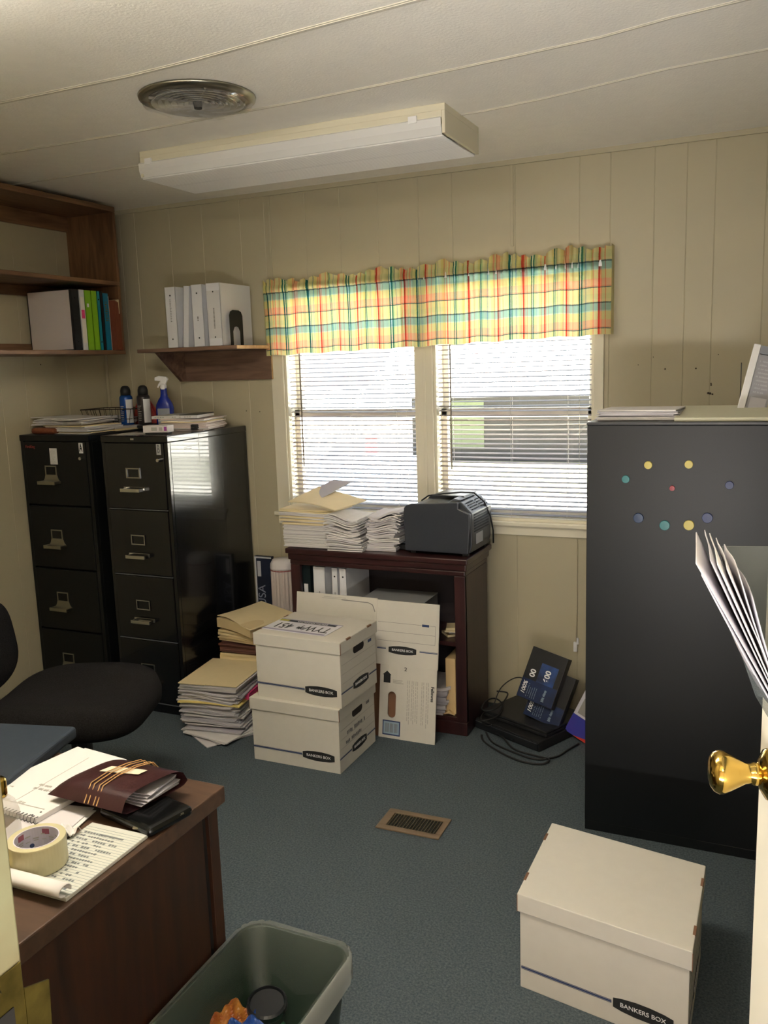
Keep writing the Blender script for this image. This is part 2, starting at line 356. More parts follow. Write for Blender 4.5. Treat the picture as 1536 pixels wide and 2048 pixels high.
struct(MB().box(-2.324, -.69, YB-.010, YB, .822, .865).build('trim_11', TRIM, None, .003))

def blind(name, label, xa, xb, wx):
    t = thing(name, label, 'blind', ((xa+xb)/2, YB+.032, .888)); hw = (xb-xa)/2-.014; H = 1.06
    MB().box(-hw, hw, -.013, .013, H-.0, H+.026).build('headrail', WHT, t, .002)
    MB().box(-hw, hw, -.012, .012, .0, .012).build('bottom_rail', WHT, t, .003)
    s = MB(); n = 48; pitch = (H-.03)/n; rn = random.Random(5)
    for k in range(n):
        z = .024+k*pitch; a = R(13)+R(rn.uniform(-1.5, 1.5)); dz = rn.uniform(-.0012, .0012)
        def fn(u, v): 
            yy = (v-.5)*.025; zz = .0016*(1-(2*v-1)**2)
            return (-hw+u*2*hw, yy*math.cos(a)-zz*math.sin(a), z+dz*(u-.5)*2+yy*math.sin(a)+zz*math.cos(a)-.001*math.sin(u*math.pi))
        s.grid(fn, 6, 3)
    s.build('slats', SLAT, t, smooth=True)
    for x in (-hw*.82, -hw*.02, hw*.70):
        c = MB(); c.tube([(x, -.0135, 0), (x, -.0135, H)], .0007, 5); c.tube([(x, .0135, 0), (x, .0135, H)], .0007, 5); c.build('ladder_cord', CORD, t)
    MB().tube([(hw*.86, -.017, H-.01), (hw*.85, -.016, .05)], .0008, 5).build('lift_cord', CORD, t)
    MB().tube([(wx-(xa+xb)/2, -.02, H), (wx-(xa+xb)/2-.004, -.026, H-.05), (wx-(xa+xb)/2-.008, -.022, 1.115-.888)], .0034, 6).build('wand', WAND, t)
blind('window_blind', 'white mini blind with a tilt wand over the left window', -2.254, -1.546, -2.165)
blind('window_blind', 'white mini blind over the right window, behind the printer', -1.464, -.73, -1.378)

# ------------------------------------------------------------------ outside
struct(MB().box(-60, 40, 3.96, 90, -.9, -.8).build('ground', mat('sunlit_concrete', (226, 222, 212), .9, noise=.1, scale=.8)))
lawn = MB().box(-30, 20, 15.5, 20.5, -.8, -.78)
tag(lawn.build('lawn', mat('dry_lawn', (110, 112, 84), .95, noise=.35, scale=3)), 'pale dry strip of lawn before the far building', 'lawn', kind='stuff')
b = thing('building', 'long grey building with open lattice bays seen through the right blind', 'building', (-6, 20.5, -.8))
wl = MB(); wl.box(-2.5, 8, 0, .3, 0, 1.7); wl.build('wall', mat('grey_siding', (58, 56, 60), .9, noise=.2, scale=2), b)
lt = MB()
for k in range(26): lt.T = TR((2+k*.24, -.03, 1.0), 0, 0, R(45)); lt.box(-.02, .02, 0, .02, -.45, .45); lt.T = TR((2+k*.24, -.05, 1.0), 0, 0, R(-45)); lt.box(-.02, .02, 0, .02, -.45, .45)
lt.build('lattice', mat('lattice_white', (84, 82, 84), .8), b)
MB().box(-1.6, -.6, -.02, 0, .3, 1.5).build('panel', mat('pale_green_panel', (96, 104, 84), .8), b)
MB().add([(-3.5, -.8, 1.7), (8.5, -.8, 1.7), (8.5, 4, 4.4), (-3.5, 4, 4.4), (-3.5, -.8, 1.6), (8.5, -.8, 1.6), (8.5, 4, 4.3), (-3.5, 4, 4.3)],
         [(0, 1, 2, 3), (7, 6, 5, 4), (0, 4, 5, 1), (1, 5, 6, 2), (2, 6, 7, 3), (3, 7, 4, 0)]).build('roof', mat('pale_metal_roof', (226, 222, 220), .5), b)
sg = thing('yard_sign', 'small red sign on two thin legs outside the left window', 'sign', (-5.66, 12, -.8))
MB().box(-.1, .1, 0, .012, 1.10, 1.37).build('panel', mat('sign_red', (214, 60, 66), .6), sg)
MB().box(-.095, -.085, 0, .012, 0, 1.1).build('leg', INKG, sg); MB().box(.085, .095, 0, .012, 0, 1.1).build('leg', INKG, sg)
car = thing('pickup_truck', 'silver blue pickup parked outside the left window', 'vehicle', (-4.05, 8.0, -.8))
CARM = mat('silver_blue_paint', (176, 188, 206), .3, .3)
sil = [(-2.3, .35), (-2.32, .75), (-2.15, .92), (-1.1, 1.02), (-.55, 1.42), (.55, 1.46), (.75, 1.0), (2.3, .98), (2.35, .4)]
MB().prism(sil, 'x', -.86, .86).build('body', CARM, car, .05)
MB().box(-.72, .72, -2.34, -2.30, .5, .74).build('grille', mat('grille_grey', (90, 92, 98), .5), car)
MB().add([(-.72, -1.06, 1.05), (.72, -1.06, 1.05), (.66, -.58, 1.41), (-.66, -.58, 1.41)], [(0, 1, 2, 3)]).build('windshield', mat('tinted_glass', (90, 104, 120), .1), car, solid=.01)
for sx_ in (-.8, .8):
    for sy_ in (-1.5, 1.45):
        wm = MB(); wm.T = TR((sx_, sy_, .36), 0, 0, R(90)); wm.lathe([(.0, -.1), (.34, -.1), (.36, -.06), (.36, .06), (.34, .1), (0, .1)], 20); wm.build('wheel', PLM, car)
MB().tube([(.62, -1.0, 1.03), (.66, -1.02, 1.25), (.72, -1.02, 1.36), (.8, -1.02, 1.36), (.86, -1.02, 1.25), (.88, -1.0, .98)], .025, 8).build('mirror_arm', mat('mirror_grey', (130, 130, 136), .5), car)

# ------------------------------------------------------------------ lights on the ceiling
fl = thing('ceiling_light', 'long fluorescent ceiling fixture with a cloudy wraparound cover above the window', 'ceiling light', (-1.672, 3.045, ZC))
w2, d2 = .628, .178
MB().box(-w2, w2, -d2, d2, -.022, 0).build('housing', mat('fixture_enamel', (214, 208, 186), .5), fl, .002)
MB().box(w2-.012, w2, -d2, d2, -.094, -.022).build('end_cap', mat('fixture_enamel'), fl, .002); MB().box(-w2, -w2+.012, -d2, d2, -.094, -.022).build('end_cap', mat('fixture_enamel'), fl, .002)
MB().box(-w2+.012, w2-.012, -d2, -d2+.006, -.045, -.022).box(-w2+.012, w2-.012, d2-.006, d2, -.045, -.022).build('side_rail', mat('fixture_enamel'), fl)
prof = [(-d2+.002, -.040), (-d2-.006, -.046), (-d2-.004, -.072), (-d2+.006, -.096), (0, -.100), (d2-.006, -.096), (d2+.004, -.072), (d2+.006, -.046), (d2-.002, -.040)]
dif = MB()
for i in range(len(prof)-1):
    (y0, z0), (y1, z1) = prof[i], prof[i+1]; nseg = 1
    dif.add([(-w2-.004, y0, z0), (w2-.013, y0, z0), (w2-.013, y1, z1), (-w2-.004, y1, z1)], [(0, 1, 2, 3)])
for k in range(40):
    y = -d2+.012+k*(2*d2-.024)/39; dif.box(-w2, w2-.014, y-.0012, y+.0012, -.1012, -.0965)
dm = translucent('diffuser_acrylic', (250, 250, 250), .35, .22)
dif.build('diffuser', dm, fl)
for y in (-.09, .09): MB().tube([(-.6, y, -.055), (.6, y, -.055)], .013, 10).build('tube_lamp', WHT, fl)
MB().box(.50, .53, -d2-.009, -d2-.002, -.052, -.03).build('clip', WHT, fl); MB().box(-.60, -.57, -d2-.009, -d2-.002, -.052, -.03).build('clip', WHT, fl)

vt = thing('ceiling_vent', 'round metal ceiling vent under a clear plastic deflector', 'vent', (-1.70, 2.42, ZC))
MB().lathe([(.150, 0), (.182, -.001), (.180, -.008), (.155, -.016), (.148, -.006)], 48, caps=False).build('outer_ring', CHRD, vt, smooth=True)
lv = MB()
for k in range(6): r0 = .03+k*.02; lv.lathe([(r0, -.012), (r0+.012, -.022), (r0+.0135, -.021), (r0+.0015, -.011)], 40, caps=False)
lv.lathe([(.0, -.002), (.15, -.002)], 40, caps=False)
for k in range(8): a = k*math.pi/4; lv.T = TR((0, 0, 0), a); lv.box(.02, .15, -.002, .002, -.016, -.008)
lv.T = Matrix.Identity(4); lv.build('louvers', mat('vent_metal', (206, 204, 198), .3, .35), vt)
MB().lathe([(0, -.036), (.012, -.034), (.014, -.02), (.014, -.01)], 16).build('damper_knob', PLM, vt)
fm = MB(); rn = random.Random(2)
fm.grid(lambda u, v: ((.02+.15*v)*math.cos(u*2*math.pi), (.02+.15*v)*math.sin(u*2*math.pi), -.034+.012*v*v+.003*math.sin(u*50+v*9)*v), 60, 8)
fm.build('plastic_film', glass('wrinkled_film', (245, 245, 245), .25, .08), vt, smooth=True)

# added second fixture, unseen above the frame, switched on to brighten the room
fl2 = copy_tree(fl); fl2.location = (-1.35, 1.22, ZC); fl2['label'] = 'added unseen fluorescent ceiling fixture, lit, near the doorway'
for c_ in fl2.children:
    if c_.name.startswith('diffuser'):
        c_.data = c_.data.copy(); c_.data.materials.clear(); c_.data.materials.append(mat('added_lit_diffuser', (255, 247, 232), .4, emit=LIT))

# added corridor lamp, unseen behind the camera, brightens the nearest things
hl = thing('added_corridor_light', 'added unseen round white ceiling light in the corridor', 'ceiling light', (.1, -.65, ZC))
MB().lathe([(.02, 0), (.16, 0), (.16, -.03), (.13, -.07), (.0, -.085)], 32).build('globe', mat('added_lit_globe', (255, 244, 222), .5, emit=2.0), hl, smooth=True)
lo = light('added_corridor_lamp', 'POINT', (.1, -.65, ZC-.2), (0, 0, 0), 20, (1, .93, .8), shadow_soft_size=.14)

# ------------------------------------------------------------------ valance
def plaid():
    m = bpy.data.materials.new('madras_plaid'); m.use_nodes = True; t = m.node_tree; N = t.nodes; Lk = t.links
    b = N['Principled BSDF']; b.inputs['Roughness'].default_value = .85; b.inputs['Specular IOR Level'].default_value = .15
    uv = N.new('ShaderNodeUVMap'); uv.uv_map = 'UVMap'; nz = N.new('ShaderNodeTexNoise'); nz.inputs['Scale'].default_value = 40
    Lk.new(uv.outputs[0], nz.inputs['Vector'])
    mx = N.new('ShaderNodeVectorMath'); mx.operation = 'MULTIPLY_ADD'; mx.inputs[1].default_value = (.012, .02, 0); Lk.new(nz.outputs['Color'], mx.inputs[0]); Lk.new(uv.outputs[0], mx.inputs[2])
    sp = N.new('ShaderNodeSeparateXYZ'); Lk.new(mx.outputs[0], sp.inputs[0])
    def ramp(inp, mult, stops):
        a = N.new('ShaderNodeMath'); a.operation = 'MULTIPLY'; a.inputs[1].default_value = mult; Lk.new(inp, a.inputs[0])
        f = N.new('ShaderNodeMath'); f.operation = 'FRACT'; Lk.new(a.outputs[0], f.inputs[0])
        r_ = N.new('ShaderNodeValToRGB'); r_.color_ramp.interpolation = 'CONSTANT'; Lk.new(f.outputs[0], r_.inputs[0])
        el = r_.color_ramp.elements; el[0].position = 0; el[0].color = srgb(*stops[0][1])
        for i, (p, c) in enumerate(stops[1:]):
            if i == 0: el[1].position = p; e_ = el[1]
            else: e_ = el.new(p)
            e_.color = srgb(*c)
        return r_.outputs[0]
    cream = (238, 234, 208)
    vert = ramp(sp.outputs['X'], 1.0, [(0, (222, 88, 78)), (.055, (246, 190, 172)), (.12, cream), (.22, (242, 178, 158)), (.25, cream), (.40, (242, 234, 190)), (.46, (48, 118, 124)), (.50, (244, 246, 240)), (.525, (70, 138, 132)),
                                           (.555, (210, 228, 200)), (.60, cream), (.68, (130, 168, 214)), (.695, cream), (.80, (240, 232, 184)), (.88, (244, 184, 164)), (.91, cream)])
    hor = ramp(sp.outputs['Y'], 1.0, [(0, (38, 92, 104)), (.035, (150, 200, 212)), (.2, (196, 224, 220)), (.23, (232, 228, 176)), (.43, (246, 196, 170)), (.60, (240, 170, 150)), (.63, (38, 92, 104)), (.655, (234, 230, 184)), (.80, (224, 228, 182)), (.93, (236, 230, 190))])
    ml = N.new('ShaderNodeMix'); ml.data_type = 'RGBA'; ml.blend_type = 'MULTIPLY'; ml.inputs['Factor'].default_value = .86
    Lk.new(vert, ml.inputs['A']); Lk.new(hor, ml.inputs['B']); Lk.new(ml.outputs['Result'], b.inputs['Base Color'])
    tr = N.new('ShaderNodeBsdfTranslucent'); Lk.new(ml.outputs['Result'], tr.inputs[0]); s_ = N.new('ShaderNodeMixShader'); s_.inputs[0].default_value = .5
    Lk.new(b.outputs[0], s_.inputs[1]); Lk.new(tr.outputs[0], s_.inputs[2]); Lk.new(s_.outputs[0], N['Material Output'].inputs[0])
    return m
vl = thing('valance', 'gathered plaid window valance in yellow, red, blue and green hanging on a rod', 'curtain', (-1.485, YB, 0))
rn = random.Random(8); NU, NV = 560, 22
amps = [rn.uniform(.6, 1.5) for _ in range(80)]
def vfn(u, v):   # v 0 top .. 1 bottom
    x = (u-.5)*1.665; k = u*58+.7*math.sin(u*17)+.5*math.sin(u*41)
    A = amps[int(k) % 80]*(1-(k % 1))+amps[(int(k)+1) % 80]*(k % 1)
    gather = 1.0 if v < .14 else .25+.75*math.exp(-(v-.14)*7)
    fold = math.sin(k*2*math.pi)*.0085*A*gather + math.sin(u*29*math.pi+.6)*.011*min(1, v*2)
    top = 2.018+.036*u + (.012*math.sin(k*2*math.pi*.5+1)*A*.6 + .01*math.sin(u*37))*(1 if v < .02 else 0)
    if u > .985 and v < .05: top += .012
    bot = 1.665+.034*u+.003*math.sin(u*60)
    rod = -.006 if .07 < v < .15 else 0
    return (x+.004*math.sin(k*2*math.pi+1.3)*gather, -.062+fold+rod, top+(bot-top)*v)
vb = MB(); vb.grid(vfn, NU, NV); vo = vb.build('fabric', plaid(), vl, smooth=True)
uvl = vo.data.uv_layers.new(name='UVMap')
for lp in vo.data.loops:
    i = lp.vertex_index % (NU+1); j = lp.vertex_index//(NU+1); u = i/NU; v = j/NV
    uvl.data[lp.index].uv = (u*15.3+.25+.16*math.sin(u*23), v*2.13+.66)
# side returns and rod
MB().grid(lambda u, v: (-.8325+.002, -.062+u*.062+.0, 2.015-v*.35), 4, 8).grid(lambda u, v: (.8325, -.062+u*.062, 2.06-v*.36), 4, 8).build('side_return', translucent('return_cloth', (206, 200, 160), .4, .8), vl)
MB().box(-.83, .83, -.057, -.054, 1.975, 2.0).box(-.83, -.826, -.057, 0, 1.975, 2.0).box(.826, .83, -.057, 0, 1.975, 2.0).build('curtain_rod', WHT, vl)

# ------------------------------------------------------------------ shelf unit on the left wall
su = thing('wall_shelf_unit', 'dark stained wooden shelf unit with two open bays high on the left wall', 'shelf', (XL, 2.6, 1.70))
D = .314
MB().box(0, D, -1.6, 1.0, .697, .722).build('top_board', WALN, su, .003)
MB().box(0, D-.004, -1.6, 1.0, .34, .36).build('shelf', WALN, su, .003)
MB().box(0, D, -1.6, 1.0, 0, .02).build('bottom_shelf', WALN, su, .003)
MB().box(.0, D-.006, .985, 1.003, .02, .34).box(0, D-.004, .985, 1.003, .36, .697).build('end_panel', WALZ, su, .002)
MB().box(0, .018, -1.6, .985, .625, .697).box(0, .018, -1.6, .985, .02, .06).box(0, .018, -1.6, .985, .29, .34).build('back_rail', WALN, su, .002)

def binder(name, label, loc, rz, w, d, h, cover, spine=None, label_m=None, tilt=0, group=None, ringdots=True, extra=None):
    """spine faces local -y; w spine width, d depth"""
    t = thing(name, label, 'binder', loc, rz, group); t.rotation_euler[1] = tilt
    c = MB(); c.box(-w/2, -w/2+.003, 0, d, 0, h); c.box(w/2-.003, w/2, 0, d, 0, h); c.box(-w/2, w/2, 0, .003, 0, h); c.build('cover', cover, t, .001)
    MB().box(-w/2+.006, w/2-.006, .012, d-.008, .006, h-.010).build('pages', PAP, t)
    if label_m: MB().box(-w/2+.004, w/2-.004, -.0008, 0, h*.12, h*.88).build('spine_label', label_m, t)
    if ringdots:
        r_ = MB()
        for z in (.04, h-.04): r_.T = TR((0, 0, z), 0, R(90)); r_.lathe([(.004, 0), (.003, .002)], 10)
        r_.build('rivet', INK, t)
    if extra:
        mk = MB(); marks(mk, (0, -.001, 0), (1, 0, 0), (0, 0, 1), extra); mk.build('printing', INKG, t)
    return t
WB = mat('white_binder', (222, 224, 230), .35); WB2 = mat('white_binder_side', (206, 198, 198), .5)
GRN = mat('lime_binder', (138, 196, 42), .4); TEAL = mat('teal_binder', (24, 140, 160), .4); BLUE2 = mat('blue_binder', (20, 122, 158), .4); NAVY = mat('navy_binder', (22, 30, 50), .45)
DKB = mat('black_binder', (26, 27, 30), .45)
zs_ = 1.721
# spines face the room (+x): rz=90deg turns local -y to +x
def lb(label, y, w, cover, d=.28, h=.285, x=-3.085, lab=None, spine=None, tilt=0, extra=None, dots=False):
    return binder('ring_binder', label, (x, y, zs_), R(90), w, d, h, cover, label_m=lab, group='binders in the left shelf unit', extra=extra, ringdots=dots)
bb = lb('wide black-spined binder with a pale grey cover, foremost on the left shelf unit', 3.292, .05, DKB, dots=True)
MB().box(-.026, -.0246, .012, .272, .004, .281).build('cover_sheet', WB2, bb)
t_ = lb('white-spined binder with a small pink label beside the lime ones', 3.338, .034, WB, lab=mat('white_label', (236, 232, 224), .6)); MB().box(-.01, .01, -.002, -.0008, .15, .19).build('sticker', PINK, t_)
t_ = lb('lime green binder with a white sticker, left of the two lime ones', 3.378, .042, GRN); MB().box(-.009, .003, -.0015, 0, .205, .222).build('sticker', WHT, t_)
lb('plain lime green binder right of the other lime one', 3.421, .038, GRN, d=.27)
lb('thin teal binder between lime green and dark blue binders', 3.452, .02, TEAL, dots=True)
lb('thin black binder with white lower corner beside the bright blue binder', 3.474, .018, DKB)
t_ = lb('bright blue binder with a patterned label on the spine', 3.503, .036, BLUE2, h=.278)
mk = MB(); marks(mk, (0, -.001, .19), (1, 0, 0), (0, 0, 1), scribble(4, -.01, .01, -.05, .05, 9, .7)); mk.build('label_print', mat('label_olive', (120, 120, 70), .6), t_)
t_ = thing('paper_booklet', 'thin white booklet between the blue binder and the brown accordion file', 'booklet', (-3.09, 3.526, zs_), R(90)); MB().box(-.004, .004, 0, .25, 0, .265).build('pages', PAP, t_)
af = thing('accordion_file', 'brown accordion file with a cream tab at the end of the left shelf', 'folder', (-3.075, 3.557, zs_), R(90))
RB = mat('redrope', (122, 62, 40), .7, noise=.15, scale=20)
a = MB()
for k in range(4): a.box(-.024+k*.0125, -.024+k*.0125+.009, -.018+.003*k, .25, 0, .245-.004*k)
a.build('pocket', RB, af, .001)
MB().box(.010, .013, -.014, .06, .18, .25).build('tab', MAN, af)

# ------------------------------------------------------------------ small shelf on the back wall
sh = thing('wall_shelf', 'small dark wooden shelf with an angled bracket left of the window', 'shelf', (-2.62, YB, 1.70))
MB().prism([(-.30, -.29), (.285, -.29), (.32, 0), (-.30, 0)], 'z', 0, .018).build('board', [WALX], sh, .002)
MB().prism([(.2855, -.288), (.289, -.288), (.3235, -.002), (.3205, -.002)], 'z', .001, .017).build('raw_edge', RAW, sh)
MB().box(-.25, .305, -.02, 0, -.148, 0).build('back_board', WALX, sh, .002)
MB().box(.305, .308, -.02, 0, -.147, -.001).build('raw_edge', RAW, sh)
MB().prism([(-.24, 0), (0-.02, 0), (-.02, -.148), (-.05, -.148)], 'x', -.235, -.215).build('bracket', WALX, sh, .002)
zz = 1.719
wb = []
pr = scribble(3, -.004, .004, .12, .23, 14, .5)
for lab, x, w, tilt, lm, h in (('plain white binder at the left end of the small wall shelf', -2.70, .062, 0, None, .286), ('slim white binder tilted against its neighbour on the small wall shelf', -2.626, .034, R(5), None, .286),
                      ('white binder with a small printed word in the middle of its spine', -2.545, .062, 0, None, .288), ('fat white binder with a large clear spine pocket beside the black bookend', -2.452, .078, 0, mat('spine_pocket', (214, 214, 216), .2), .289)):
    e_ = pr if x < -2.69 else ([(-.003, .003, .12, .125), (-.003, .003, .128, .14)] if x > -2.6 and w < .07 else ([(-.0035, .0035, .08+.006*k, .084+.006*k) for k in range(16)] if w > .07 else None))
    binder('ring_binder', lab, (x, 3.515, zz), 0, w, .26, h, WB, label_m=lm, tilt=tilt, group='white binders on the small wall shelf', extra=e_, ringdots=(w != .034))
be = thing('bookend', 'black metal bookend with an arched cut-out on the small wall shelf', 'bookend', (-2.395, 3.56, zz))
pts = [(-.055, 0), (-.055, .14), (-.045, .158), (-.025, .165), (.025, .165), (.045, .158), (.055, .14), (.055, 0), (.03, 0), (.03, .065), (.018, .085), (0, .09), (-.018, .085), (-.03, .065), (-.03, 0)]
m_ = MB(); m_.T = TR((0, .05, 0), R(0)); m_.prism([(p[0], p[1]) for p in pts], 'x', -.001, .001)
m_.build('upright', PLM, be); MB().box(-.06, .0, .0, .1, 0, .0015).build('foot', PLM, be)

# ------------------------------------------------------------------ filing cabinets
def filing_cabinet(name, label, x0, x1, y0, y1, H, letter, m, style):
    t = thing(name, label, 'filing cabinet', ((x0+x1)/2, y0, 0)); w = (x1-x0)/2; d = y1-y0
    b_ = MB(); b_.box(-w, -w+.02, 0, .02, 0, H-.03); b_.box(w-.02, w, 0, .02, 0, H-.03); b_.box(-w, w, .02, d, 0, H-.03); b_.box(-w+.02, w-.02, .003, .02, 0, .045)
    b_.build('body', m, t, .002)
    MB().box(-w-.002, w+.002, -.004, d, H-.03, H).build('top_cap', m, t, .004)
    ph = (H-.03-.045)/4
    for k in range(4):
        z1 = H-.033-k*ph; z0 = z1-ph+.006
        dr = MB().box(-w+.021, w-.021, -.004, .02, z0+.004, z1).build('drawer', m, t, .0025)
        if style == 'B':
            MB().box(-w+.021, w-.021, -.006, .0, z0-.002, z0+.0015).build('drawer_lip', mat('lip_metal', (120, 124, 130), .3, .6), dr)
            cz = z1-.137; cx = -.012
            lh = MB(); a_, b2, q = .040, .024, .006
            lh.box(cx-a_, cx+a_, -.009, -.004, cz+b2-q, cz+b2); lh.box(cx-a_, cx+a_, -.009, -.004, cz-b2, cz-b2+q); lh.box(cx-a_, cx-a_+q, -.009, -.004, cz-b2+q, cz+b2-q); lh.box(cx+a_-q, cx+a_, -.009, -.004, cz-b2+q, cz+b2-q)
            lh.build('label_holder', CHR, dr, .001)
            hz = z1-.212; h_ = MB(); h_.box(cx-.055, cx+.055, -.040, -.034, hz-.009, hz+.007); h_.box(cx-.055, cx-.050, -.036, -.004, hz-.008, hz+.006); h_.box(cx+.050, cx+.055, -.036, -.004, hz-.008, hz+.006); h_.box(cx-.06, cx+.06, -.007, -.004, hz-.006, hz+.012)
            h_.build('handle', CHR, dr, .0015)
        else:
            cz = z1-.137; cx = -.03+.008*0
            lh = MB(); a_, b2, q = .036, .024, .006
            lh.box(cx-a_, cx+a_, -.008, -.004, cz+b2-q, cz+b2); lh.box(cx-a_, cx-a_+q, -.008, -.004, cz-b2, cz+b2-q); lh.box(cx+a_-q, cx+a_, -.008, -.004, cz-b2, cz+b2-q)
            lh.prism([(cx-a_, cz-b2+.004), (cx+a_, cz-b2+.004), (cx+a_+.006, cz-b2-.014), (cx+a_+.02, cz-b2-.032), (cx-a_-.02, cz-b2-.032), (cx-a_-.006, cz-b2-.014)], 'y', -.008, -.004)
            lh.build('label_holder', CHRD, dr, .001)
            hz = cz-b2-.030; h_ = MB(); h_.box(cx-.055, cx+.055, -.046, -.040, hz-.010, hz+.006); h_.box(cx-.055, cx-.051, -.042, -.004, hz-.009, hz+.005); h_.box(cx+.051, cx+.055, -.042, -.004, hz-.009, hz+.005); h_.box(cx-.055, cx+.055, -.042, -.006, hz+.001, hz+.004)
            h_.build('handle', CHRD, dr, .0015)
    lx = w-.045; lk = MB(); lk.T = TR((lx, -.004, H-.108), 0, R(90)); lk.lathe([(.0085, 0), (.0085, .016), (.0075, .018)], 16); lk.build('lock', CHR, t)
    st = MB().box(lx-.010-.004, lx+.014-.004, -.0055, -.004, H-.085, H-.036).build('letter_sticker', WHT if letter == 'A' else mat('grey_sticker', (172, 174, 170), .5), t)
    text(letter, .052, (lx-.002, -.006, H-.060), (1, 0, 0), (0, 0, 1), INK if letter == 'A' else mat('faded_letter', (96, 98, 98), .5), 'lettering', st, sx=.5, bold=.0012)
    return t
ca = filing_cabinet('filing_cabinet', 'black four-drawer filing cabinet marked A with dull handles in the left corner', -3.366, -2.935, 3.14, 3.79, 1.325, 'A', BLKM, 'A')
nt_ = MB().box(-.045+.018, .0+.018, -.0065, -.0045, 1.185, 1.262).build('taped_note', PAP, ca)
mk = MB(); marks(mk, (-.005, -.0068, 1.223), (1, 0, 0), (0, 0, 1), scribble(9, -.018, .018, -.035, .03, 13, .35)); mk.build('note_print', INKL, nt_)
text('FireKing', .020, (-.15, -.0045, 1.268), (1, 0, 0), (0, 0, 1), mat('badge_red', (150, 60, 56), .5), 'badge', ca, sx=.9)
cb = filing_cabinet('filing_cabinet', 'glossy black four-drawer filing cabinet marked B with chrome handles', -2.868, -2.49, 3.148, 3.785, 1.322, 'B', BLK, 'B')
MB().box(-.013, .005, -.006, -.004, 1.303, 1.311).build('maker_badge', CHR, cb)
sc_ = MB(); marks(sc_, (.1895, .16, 1.255), (0, 1, 0), (0, 0, 1), scribble(21, -.04, .04, -.008, .008, 2, .4), .0003); sc_.build('scuff', INKG, cb)

# items on top of the cabinets
def sheets(name, label, loc, rz, mb, mats, cat='papers', group=None):
    o = mb.build(name, mats); o.location = loc; o.rotation_euler = (0, 0, rz); return tag(o, label, cat, group)
PM = [PAP, PAP2, PAP3, MAN, YEL, BRN]
wbk = tag(MB().box(-.075, .075, -.1, .1, 0, .03).build('wooden_tray', wood('tray_wood', (126, 70, 44), (84, 44, 28), .4, 'x'), None, .012), 'small reddish brown wooden tray under papers on cabinet A', 'tray'); wbk.location = (-3.25, 3.27, 1.326)
sheets('paper_stack', 'loose stack of white papers and folders on filing cabinet A', (-3.12, 3.31, 1.326), R(-4), stack(31, .29, .24, .038, 9, .006, 3, (0, 1, 1, 3, 0)), PM)
sheets('paper_stack', 'flared pile of white papers resting on the wooden tray at the left wall', (-3.19, 3.33, 1.366), R(3), stack(32, .31, .24, .034, 9, .008, 5, (0, 1, 0), wave=.007), PM)
bk = thing('wire_basket', 'dark wire desk basket holding papers at the back of cabinet A', 'basket', (-3.14, 3.58, 1.326), R(8))
wbm = MB(); hw_, hd_ = .13, .09
for z, s_ in ((.10, 1.12), (.0, .9), (.05, 1.0)):
    wbm.tube([(-hw_*s_, -hd_*s_, z), (hw_*s_, -hd_*s_, z), (hw_*s_, hd_*s_, z), (-hw_*s_, hd_*s_, z)], .0018 if z < .1 else .0028, 6, closed=True)
for k in range(9):
    x = -hw_+k*2*hw_/8
    for s_ in (-1, 1): wbm.tube([(x*.9, s_*hd_*.9, 0), (x*1.12, s_*hd_*1.12, .10)], .0014, 5)
for k in range(6):
    y = -hd_+k*2*hd_/5
    for s_ in (-1, 1): wbm.tube([(s_*hw_*.9, y*.9, 0), (s_*hw_*1.12, y*1.12, .10)], .0014, 5)
    wbm.tube([(-hw_*.9, y*.9, 0), (hw_*.9, y*.9, 0)], .0014, 5)
wbm.build('wires', mat('bronze_wire', (54, 44, 38), .4, .6), bk)
sheets('paper_stack', 'crumpled white papers lying inside the wire basket', (-3.13, 3.58, 1.332), R(12), stack(33, .19, .13, .055, 9, .008, 8, (0, 1, 2), wave=.008), PM)
rb = MB(); rb.grid(lambda u, v: ((.075+.012*math.sin(u*31))*math.cos(u*2*math.pi)*math.sin(v*math.pi*.5+.05), (.055+.01*math.sin(u*25))*math.sin(u*2*math.pi)*math.sin(v*math.pi*.5+.05), .13*math.cos(v*math.pi*.5)*(1+.1*math.sin(u*19+v*8))), 40, 14)
o = tag(rb.build('plastic_bag', mat('red_plastic_bag', (196, 70, 66), .35, noise=.3, scale=30), None, smooth=True), 'crumpled red plastic bag behind the spray cans', 'bag'); o.location = (-3.02, 3.66, 1.33)
sheets('folder', 'tan folders lying flat beneath the spray cans on cabinet A', (-3.03, 3.46, 1.327), R(-6), stack(34, .17, .2, .018, 4, .005, 4, (3, 1)), PM, 'folder')
def can(label, loc, body, capm, lab):
    t = thing('aerosol_can', label, 'spray can', loc, R(10), 'aerosol cans on the filing cabinets')
    MB().lathe([(.030, 0), (.033, .003), (.033, .135), (.031, .142), (.024, .150)], 24).build('body', body, t, smooth=True)
    MB().lathe([(.025, .148), (.0255, .172), (.021, .188), (.012, .196), (0, .197)], 20).build('cap', capm, t, smooth=True)
    l_ = MB(); l_.grid(lambda u, v: (.0336*math.sin(.45+u*1.3), -.0336*math.cos(.45+u*1.3), .01+v*.118), 10, 3); lo_ = l_.build('side_label', lab, t)
    k_ = MB(); rr = random.Random(5)
    for q in range(9): k_.box(-.014, -.012+rr.uniform(.006, .016), -.0345, -.030, .02+q*.009, .023+q*.009)
    k_.build('printing', INKL, t)
can('blue aerosol can with black cap on the corner of cabinet A', (-3.035, 3.535, 1.345), mat('can_blue', (28, 74, 150), .25, .2), PLM, mat('can_label', (206, 208, 214), .5))
can('dark aerosol can with white side label between the blue can and spray bottle', (-2.945, 3.56, 1.345), mat('can_dark', (54, 50, 52), .3, .3), PLM, mat('can_label'))
